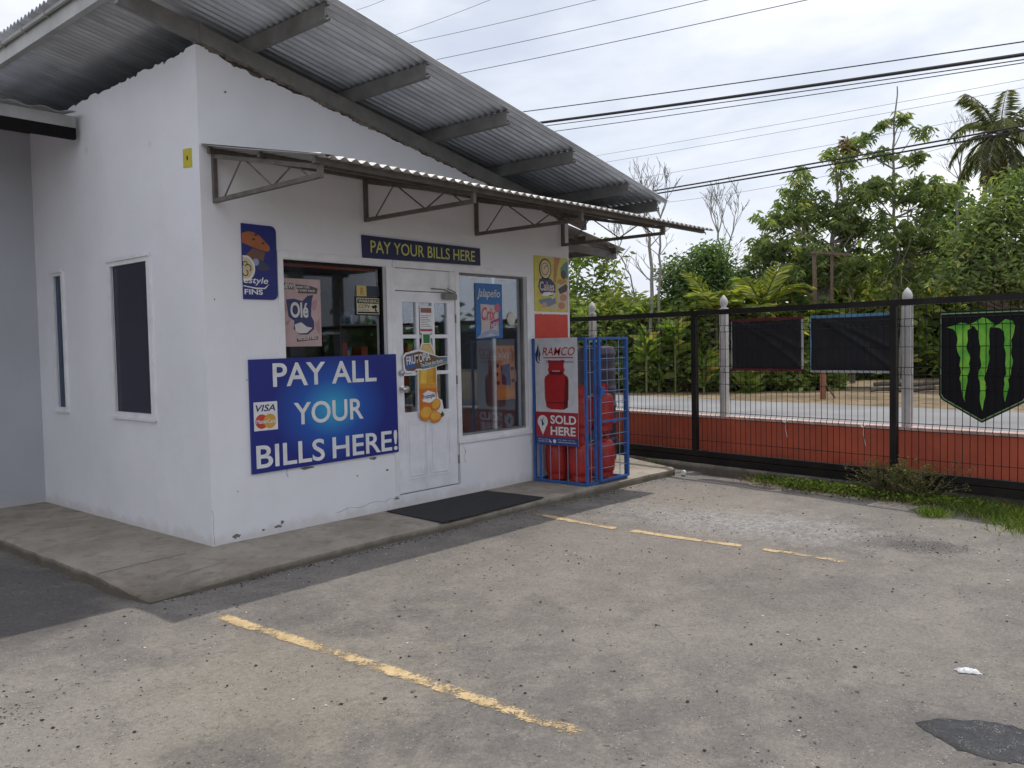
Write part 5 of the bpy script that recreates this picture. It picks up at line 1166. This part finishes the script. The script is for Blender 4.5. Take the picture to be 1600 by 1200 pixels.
tree('papaya_like_tree', 'slim tall tree with thin straight trunk and umbrella leaf tufts above the others', 'tree', gp(1398, D), [([gp(1400, D)] + pts(D, (1400, 480), (1398, 380), (1396, 280), (1397, 200), (1402, 135)), .085), ([gp(1404, D)] + pts(D, (1412, 420), (1420, 330), (1430, 270)), .05)],
     [blob(1378, 195, 14, D, 9, 6), blob(1410, 185, 18, D, 12, 8), blob(1440, 205, 16, D, 9, 8), blob(1355, 215, 22, D, 11, 10), blob(1425, 245, 26, D, 16, 14), blob(1375, 240, 24, D, 12, 14), blob(1390, 300, 50, D, 46, 28), blob(1440, 300, 40, D, 50, 26), blob(1400, 370, 62, D, 90, 36), blob(1450, 360, 45, D, 70, 34), blob(1420, 440, 60, D, 90, 34), blob(1465, 300, 35, D, 34, 24), blob(1370, 290, 30, D, 26, 16), blob(1480, 400, 50, D, 80, 40)],
     110, LM['mid'], M['palebark'], 13, .21, .28, .08, style='rosette', droop=.35, seed=6)
D = 33
tree('dead_leaf_tree', 'dark tree holding a brown dry clump of leaves at its top', 'tree', gp(1330, D), [([gp(1332, D)] + pts(D, (1330, 450), (1325, 350), (1312, 280), (1318, 235)), .11)],
     [blob(1330, 228, 12, D, 14, 9)], 6, LM['dry'], M['bark'], 16, .13, .34, .09, droop=.5, seed=61)
D = 27
tree('dark_broadleaf_tree', 'dense dark green tree filling the right edge under the coconut palm', 'tree', gp(1580, D), [([gp(1575, D)] + pts(D, (1572, 500), (1560, 420), (1565, 340)), .15), ([gp(1580, D)] + pts(D, (1590, 480), (1610, 400), (1630, 330)), .12)],
     [blob(1585, 300, 32, D, 34, 26), blob(1550, 340, 45, D, 62, 36), blob(1610, 350, 50, D, 80, 60), blob(1520, 390, 52, D, 64, 38), blob(1580, 420, 74, D, 130, 42), blob(1510, 440, 50, D, 74, 30), blob(1620, 440, 50, D, 90, 40)],
     110, LM['mid'], M['bark'], 18, .18, .24, .09, droop=.4, seed=7)
D = 44
tree('far_tree', 'hazy tree mass between the slim tree and the right edge', 'tree', gp(1480, D), [([gp(1480, D)] + pts(D, (1480, 480), (1478, 400), (1480, 330)), .15)], [blob(1480, 330, 34, D, 60, 30), blob(1500, 380, 45, D, 100, 35), blob(1470, 430, 50, D, 110, 35)], 40, LM['dark'], M['bark'], 13, .3, .42, .15, seed=9)
# coconut palm
def frond(b, P0, az, el, Ln, droop, leafL, cnt, sag=.55, out=None):
    pos = []; dr = []; p = Vector(P0); d = Vector((math.cos(az) * math.cos(el), math.sin(az) * math.cos(el), math.sin(el))); n = 12; path = [p.copy()]; 
    for k in range(n):
        d = (d + Vector((0, 0, -droop / n * (1 + k * .12)))).normalized(); p = p + d * Ln / n; path.append(p.copy())
    b.tube(path, [.035 * (1 - .85 * k / n) + .004 for k in range(n + 1)], 5, False)
    for k in range(cnt):
        u = .12 + .88 * k / cnt; i = min(int(u * n), n - 1); q = path[i].lerp(path[i + 1], u * n - i); tan = (path[i + 1] - path[i]).normalized()
        s = tan.cross(Vector((0, 0, 1)))
        if s.length < .05: s = Vector((1, 0, 0))
        s.normalize()
        for sg in (-1, 1):
            out[0].append(q); dv = tan * .55 + s * sg * .8 + Vector((0, 0, -sag + random.uniform(-.15, .1))); out[1].append(dv); out[2].append(leafL * (1 - .55 * abs(u - .45) * 1.3) * random.uniform(.8, 1.1))
def palm(label, base, top, r, fr, mleaf, name='coconut_palm', cat='palm', sag=.55, lw=.05, cnt=40, skirt=False, group=None):
    t = empty(name, base, label, cat, group); b = MB()
    P = curve(base, top, (.3, .2, 0), 12); b.tube(P, [r * (1.25 - .5 * k / 12) for k in range(13)], 10); b.build('trunk', M['bark'], t, smooth=True)
    out = ([], [], []); b = MB()
    for az, el, L_, dp, ll in fr: frond(b, top, az, el, L_, dp, ll, cnt, sag, out)
    b.build('frond_stems', M['bark'] if skirt else flat('frond_green', (.12, .14, .04)), t)
    leaves('fronds', np.array(out[0]), np.array(out[1]), np.array(out[2]), np.full(len(out[0]), lw), mleaf, t, fold=.1)
    if skirt:
        out = ([], [], []); b = MB()
        for k in range(12): frond(b, Vector(top) - Vector((0, 0, .1)), k * .52 + .2, -1.05 - random.random() * .3, random.uniform(1.6, 2.6), .9, .55, 22, .9, out)
        b.build('dead_frond_stems', M['wood'], t); leaves('dead_fronds', np.array(out[0]), np.array(out[1]), np.array(out[2]), np.full(len(out[0]), .07), LM['dry'], t, fold=.1)
D = 35
rr_ = random.Random(4); topc = tuple(site(1562, 215, D))
fr = [(k * 2.4 + rr_.uniform(-.2, .2), e, rr_.uniform(2.3, 2.9), dp, .75) for k, (e, dp) in enumerate([(1.35, .7), (1.2, .9), (1.1, 1.0), (1.0, 1.2), (.85, 1.3), (.75, 1.4), (.6, 1.5), (.45, 1.5), (.35, 1.6), (.2, 1.6), (.05, 1.5), (-.1, 1.4), (-.2, 1.4), (-.35, 1.2), (1.25, .8), (.9, 1.2), (.5, 1.6), (.1, 1.5), (-.3, 1.3)])]
palm('tall coconut palm with drooping crown at the upper right edge', gp(1545, D), topc, .16, fr, LM['coco'], skirt=True, cnt=84, lw=.06)
# young palms behind the gate
D = 29.5
def young(px, py, n, seed, label, L_=1.5, up=.9):
    rnd = random.Random(seed); top = tuple(site(px, py, D)); base = gp(px, D)
    fr = [(k * 6.283 / n + rnd.uniform(-.3, .3), rnd.uniform(.35, 1.25) * up, L_ * 1.45 * rnd.uniform(.8, 1.15), rnd.uniform(.4, .9), .75) for k in range(n)]
    palm(label, base, top, .07, fr, LM['palm'], 'young_palm', 'palm', sag=.0, lw=.085, cnt=34, group='young palms behind the gate')
young(1120, 490, 9, 1, 'young yellow-green palm close to the white finial post', 1.1)
young(1190, 485, 12, 2, 'young yellow-green palm with the tallest fan of fronds above the gate', 1.25)
young(1245, 500, 9, 3, 'young palm with low fronds behind the maroon edged banner', 1.1, .6)
# wooden posts across the road
def wposts():
    D = 29.5; t = empty('wooden_frame', gp(1277, D), 'weathered wooden frame of two posts and a crossbar before the trees', 'frame'); b = MB()
    b.bar(gp(1276, D), site(1272, 392, D), .11, .11, (0, 1, 0)); b.build('frame_post', M['wood'], t)
    b = MB(); b.bar(gp(1300, D), site(1300, 395, D), .08, .08, (0, 1, 0)); b.build('frame_post', M['wood'], t)
    b = MB(); b.bar(site(1266, 394, D - .12), site(1330, 398, D - .12), .06, .08); b.build('crossbar', M['wood'], t)
    D = 24.2; t = empty('stub_post', gp(1286, D), 'short reddish wooden post with a leaning brace on the sandy verge', 'post'); b = MB()
    b.bar(ground_at(1286, D), site(1286, 560, D), .13, .13, (0, 1, 0)); b.build('upright', mat('red_wood', (.24, .10, .06), .9, bump=.5), t)
    b = MB(); b.tube([site(1290, 600, D), site(1305, 622, D)], .03, 6); b.build('brace', M['wood'], t)
    for (xa, ya, xb, yb, D, lab) in ((1366, 598, 1470, 602, 30, 'upper fallen log lying on the bare soil'), (1360, 612, 1460, 610, 27, 'lower fallen log lying on the bare soil')):
        o = MB(); P = [site(xa + (xb - xa) * k / 8, ya + (yb - ya) * k / 8 + rr_.uniform(-.6, .6), D) for k in range(9)]; zz = -.02; P = [Vector((p.x, p.y, zz + .03 * math.sin(k))) for k, p in enumerate(P)]
        o.tube(P, .08, 8); tag(o.build('fallen_log', M['bark'], smooth=True), lab, 'log', 'fallen logs')
wposts()
# hedge and undergrowth beyond the road
def undergrowth():
    blobs = []; 
    for px in range(880, 1300, 11):
        for py in range(488, 606, 12):
            D = 30.5 + (px - 980) * -.004 + RNG.uniform(-.8, 1.2); D = 31.2 - (px - 980) * .004 + RNG.uniform(-.9, .7) - (.5 if py > 560 else 0)
            if RNG.random() < .9: blobs.append(blob(px + RNG.uniform(-6, 6), py, 12, D, 8, 12))
    cen = clusters(blobs); cen = cen[cen[:, 2] > -.08]
    tag(foliage('undergrowth', cen, 11, .2, .34, .13, LM['hedge'], None, .15), 'tangled green hedge of shrubs and vines along the far side of the road', 'undergrowth', kind='stuff')
    blobs = []
    for px in range(1290, 1680, 16):
        for py in range(420, 590, 13):
            if RNG.random() < .9: blobs.append(blob(px + RNG.uniform(-6, 6), py, 13, 38 + RNG.uniform(-2, 3), 9, 12))
    cen = clusters(blobs); tag(foliage('far_woodland', cen, 11, .3, .5, .2, LM['hedge'], None, .2), 'green woodland understory beyond the sandy clearing', 'woodland', kind='stuff')
    # distant tree belt closing the view on both sides
    blobs = []
    for k in range(620):
        a = RNG.uniform(-2.6, 1.9); R = RNG.uniform(60, 75); c = (CAM.x + R * math.cos(a), CAM.y + R * math.sin(a), RNG.uniform(0, 2.6)); blobs.append((c, (2.2, 2.2, 1.2), 9))
    tag(foliage('distant_tree_belt', clusters(blobs), 9, .7, 1.0, .5, LM['dark'], None, .2), 'dark belt of distant trees along the horizon', 'woodland', kind='stuff')
    # dry brown stalks low in the hedge
    n = 1500; px = RNG.uniform(900, 1290, n); D = 30.4 - (px - 980) * .004 + RNG.uniform(-.4, .6, n); P = np.array([ground_at(a, d) for a, d in zip(px, D)]); d = RNG.normal(size=(n, 3)) * .35; d[:, 2] = 1
    tag(leaves('dry_stalks', P, d, RNG.uniform(.3, 1.1, n), np.full(n, .05), LM['dry']), 'brown dry stalks at the foot of the hedge', 'dry grass', kind='stuff')
undergrowth()
# big leafed plants standing out of the hedge
def bigleaf(px, py, D, label, n, seed, L_=.7):
    t = empty('banana_like_plant', gp(px, D), label, 'plant', 'large leaved plants in the hedge'); rnd = random.Random(seed); b = MB(); c = site(px, py, D)
    b.tube([gp(px, D), tuple(c)], .04, 6); b.build('stem', flat('frond_green', (.12, .14, .04)), t)
    pos = np.array([tuple(c + Vector((0, 0, -rnd.random() * 1.0))) for _ in range(n)]); d = np.array([(math.cos(a), math.sin(a), rnd.uniform(.1, 1.2)) for a in [rnd.uniform(0, 6.28) for _ in range(n)]])
    leaves('leaf_blades', pos, d, np.full(n, L_), np.full(n, L_ * .35), LM['light'], t)
for i, (px, py, D, lab) in enumerate([(1010, 520, 29, 'large leaved plant in the hedge nearest the gas cage'), (1055, 515, 29, 'large leaved plant in the hedge left of the first gate post'), (1100, 560, 28.5, 'low large leaved plant right of the first gate post'), (1170, 575, 28.5, 'low large leaved plant under the maroon edged banner'), (1030, 560, 29.5, 'low large leaved plant between the gas cage and first gate post'), (1235, 470, 30, 'large leaved plant above the gate rail left of the wooden frame')]): bigleaf(px, py, D, lab, 34, i)
# grass and weeds along the gate curb
def blades(name, spots_, label, Lr, w, m, lean=.5):
    P = []; 
    for (x, y, rx, ry, n) in spots_:
        q = RNG.normal(size=(n, 2)) * .5; P.append(np.stack([x + q[:, 0] * rx, y + q[:, 1] * ry, np.zeros(n)], 1))
    P = np.concatenate(P); xc = 6.52 + .13 * P[:, 1]; P[:, 0] = np.minimum(P[:, 0], xc + .0); P[:, 2] = [gh(a, b_) for a, b_ in P[:, :2]]
    n = len(P); d = RNG.normal(size=(n, 3)) * lean; d[:, 2] = 1
    return tag(leaves(name, P, d, RNG.uniform(Lr[0], Lr[1], n), np.full(n, w), m, fold=.05), label, 'grass', kind='stuff')
blades('grass', [(5.6, -4.55, .38, .45, 1500), (5.35, -4.95, .42, .4, 1500), (5.85, -4.3, .2, .35, 600), (5.1, -5.4, .5, .6, 1800), (6.27, -1.93, .14, .16, 420), (5.08, -4.13, .13, .14, 420), (4.85, -5.05, .28, .25, 800), (5.95, -3.85, .2, .35, 700), (6.5, -.25, .05, .14, 90)], 'bright green grass tufts along the curb under the gate', (.05, .15), .007, LM['grass'], .55)
def creepers():
    n = 4200; y = np.concatenate([RNG.normal(-2.45, .16, 1300), RNG.normal(-3.0, .3, 1700), RNG.normal(-3.9, .3, 1200)]); x = 6.50 + .13 * y - np.abs(RNG.normal(size=n)) * .16 - .01; z = np.array([gh(a, b_) for a, b_ in zip(x, y)]) + RNG.random(n) * .09
    d = RNG.normal(size=(n, 3)); d[:, 2] = np.abs(d[:, 2]) * .6
    tag(leaves('creeping_weeds', np.stack([x, y, z], 1), d, RNG.uniform(.025, .05, n), RNG.uniform(.018, .03, n), LM['grass']), 'low creeping broadleaf weeds between the curb and the lot', 'weeds', kind='stuff')
creepers()
n_ = 1500; y_ = RNG.uniform(-5.2, -1.7, n_); x_ = 6.5 + .13 * y_ - np.abs(RNG.normal(size=n_)) * .25; d_ = RNG.normal(size=(n_, 3)); d_[:, 2] = np.abs(d_[:, 2]) * .5
tag(leaves('dry_litter', np.stack([x_, y_, np.array([gh(a, b_) for a, b_ in zip(x_, y_)]) + .01 + RNG.random(n_) * .03], 1), d_, RNG.uniform(.02, .07, n_), RNG.uniform(.004, .014, n_), LM['dry']), 'dry brown leaf litter and straw along the curb', 'leaf litter', kind='stuff')
def weed():
    c = Vector((5.93, -3.62, -.12)); t = empty('weed_bush', c, 'scraggly olive weed bush in front of the gate below the claw sign', 'weed'); b = MB(); rnd = random.Random(2); P = []; d = []
    for k in range(95):
        a = rnd.uniform(0, 6.28); sp = rnd.uniform(.05, .48); h = rnd.uniform(.15, .44); o = Vector((rnd.uniform(-.06, .06), rnd.uniform(-.28, .28), 0)); e = c + o + Vector((math.cos(a) * sp * .55, math.sin(a) * sp, h))
        q = curve(c + o, e, (0, 0, h * .3), 5); b.tube(q, [.003, .0028, .0025, .002, .0016, .0012], 4, False)
        for j in range(34): u = rnd.uniform(.15, 1); i = min(int(u * 5), 4); s = q[i].lerp(q[i + 1], u * 5 - i); P.append(tuple(s + Vector((rnd.uniform(-.03, .03), rnd.uniform(-.03, .03), rnd.uniform(-.02, .03))))); d.append((rnd.uniform(-1, 1), rnd.uniform(-1, 1), rnd.uniform(-.2, 1)))
    b.build('stems', M['wood'], t); P = np.array(P); leaves('leaves', P, np.array(d), RNG.uniform(.018, .045, len(P)), RNG.uniform(.006, .014, len(P)), LM['olive'], t)
weed()
# ------------------------------------------------------------------ gravel, litter
def stones(name, label, n, area, size, cols, seed, dens=None):
    rnd = random.Random(seed); vs = []; fs = []; cv = []
    ico = [(0, 0, 1), (.9, 0, .3), (.28, .85, .3), (-.72, .53, .3), (-.72, -.53, .3), (.28, -.85, .3), (0, 0, -.6)]
    icf = [(0, 1, 2), (0, 2, 3), (0, 3, 4), (0, 4, 5), (0, 5, 1), (6, 2, 1), (6, 3, 2), (6, 4, 3), (6, 5, 4), (6, 1, 5)]
    for _ in range(n):
        x, y = area(rnd); s = size(rnd); a = rnd.uniform(0, 6.28); sx, sy, sz = rnd.uniform(.6, 1.3), rnd.uniform(.6, 1.3), rnd.uniform(.3, .8); b0 = len(vs); z = gh(x, y); c = rnd.random()
        for p in ico:
            px_, py_ = p[0] * sx * s, p[1] * sy * s; vs.append((x + px_ * math.cos(a) - py_ * math.sin(a), y + px_ * math.sin(a) + py_ * math.cos(a), z + s * .25 + p[2] * s * sz * rnd.uniform(.8, 1.2))); cv.append(c)
        fs += [tuple(i + b0 for i in f) for f in icf]
    b = MB(); b.add(vs, fs); o = b.build(name, cols); at = o.data.attributes.new('var', 'FLOAT', 'POINT'); at.data.foreach_set('value', cv); tag(o, label, 'gravel', kind='stuff')
def stone_mat(name, elems):
    m = newmat(name, .9, .3); t = m.node_tree; at = t.nodes.new('ShaderNodeAttribute'); at.attribute_name = 'var'; r = t.nodes.new('ShaderNodeValToRGB'); r.color_ramp.interpolation = 'CONSTANT'
    e = r.color_ramp.elements; e[0].color = (*elems[0][1], 1); e[0].position = 0; e[1].color = (*elems[1][1], 1); e[1].position = elems[1][0]
    for p, c in elems[2:]: k = e.new(p); k.color = (*c, 1)
    t.links.new(at.outputs['Fac'], r.inputs[0]); t.links.new(r.outputs[0], m.node_tree.nodes['Principled BSDF'].inputs['Base Color']); return m
sm = stone_mat('mixed_grit', [(0, (.035, .03, .03)), (.45, (.12, .105, .095)), (.65, (.3, .27, .24)), (.9, (.55, .53, .5))])
def lot(r):
    while True:
        x, y = r.uniform(-3.6, 5.6), r.uniform(-6.2, -.95)
        if x > -3.4 + 0 and (noise.noise((x * .9, y * .9, 4)) > r.uniform(-.6, .5)): return x, y
stones('gravel', 'loose grit and pebbles scattered over the worn lot', 6000, lot, lambda r: .002 + .010 * r.random() ** 5, sm, 1)
stones('gravel', 'pile of loose broken gravel at the left edge of the lot', 190, lambda r: (-2.2 + r.gauss(0, .16), -1.85 + r.gauss(0, .2)), lambda r: .003 + .007 * r.random() ** 2, sm, 2)
stones('gravel', 'broken grit along the foot of the sidewalk edge', 900, lambda r: (r.uniform(-.9, 5.6), -.9 - abs(r.gauss(0, .05))), lambda r: .003 + .008 * r.random() ** 2, sm, 3)
stones('gravel', 'crumbled dark asphalt bits by the weeds on the right of the lot', 260, lambda r: (3.8 + r.gauss(0, .16), -4.4 + r.gauss(0, .22)), lambda r: .003 + .006 * r.random() ** 2, sm, 5)
def litter():
    b = MB(); c = Vector((1.118, -5.321, gh(1.118, -5.321))); n = 14; m = 9; vs = []; ax = Vector((CR.x, CR.y, 0)).normalized(); ay = Vector((-ax.y, ax.x, 0))
    for j in range(m + 1):
        for k in range(n + 1):
            u, v = k / n * 2 - 1, j / m * 2 - 1; q = c + ax * (u * .05 * (1 + .2 * noise.noise((v * 2, 3, 3)))) + ay * (v * .022 * (1 + .5 * noise.noise((u * 3, 1, 1))) - .016 * u)
            e = (1 - u * u) * (1 - v * v); vs.append((q.x, q.y, c.z + .004 + .018 * e ** .5 * (1 + .7 * noise.noise((u * 3.3, v * 3.3, 5))) + .004 * noise.noise((u * 9, v * 7, 1))))
    b.add(vs, [(j * (n + 1) + k, j * (n + 1) + k + 1, (j + 1) * (n + 1) + k + 1, (j + 1) * (n + 1) + k) for j in range(m) for k in range(n)])
    o = b.build('crumpled_paper', WHITE, smooth=True); tag(o, 'crumpled white paper scrap lying on the lot near the tar patch', 'litter')
    b = MB(); p = Vector((5.95, -.98, -.06)); b.lathe([(.0, .0), (.028, 0), (.03, .01), (.03, .07), (.024, .085), (.0, .09)], (0, 0, 0), 16); b.v = [(p.x + z * .8 - .03, p.y + x + z * .3, p.z + y) for x, y, z in b.v]
    tag(b.build('paper_cup', WHITE, smooth=True), 'white cup lying at the right end of the sidewalk', 'cup')
litter()

# fuel canopy across the lot to the right of the camera, mirrored in the shop windows
def canopy():
    t = empty('fuel_canopy', (13, -15, -.1), 'blue edged fuel station canopy standing outside the view on the right', 'canopy')
    b = MB(); b.box(8, 18, -21, -11, 4.6, 5.0); b.build('canopy_roof', flat('canopy_grey', (.3, .33, .38)), t)
    b = MB(); b.box(7.9, 18.1, -21.1, -21.01, 4.5, 5.2); b.box(7.9, 18.1, -10.99, -10.9, 4.5, 5.2); b.box(7.9, 7.99, -21, -11, 4.5, 5.2); b.build('canopy_fascia', flat('canopy_blue', (.03, .08, .25)), t)
    for x in (10, 16):
        for y in (-19, -13):
            b = MB(); b.box(x - .15, x + .15, y - .15, y + .15, -.1, 4.6); b.build('column', flat('canopy_white', (.6, .6, .6)), t)
canopy()
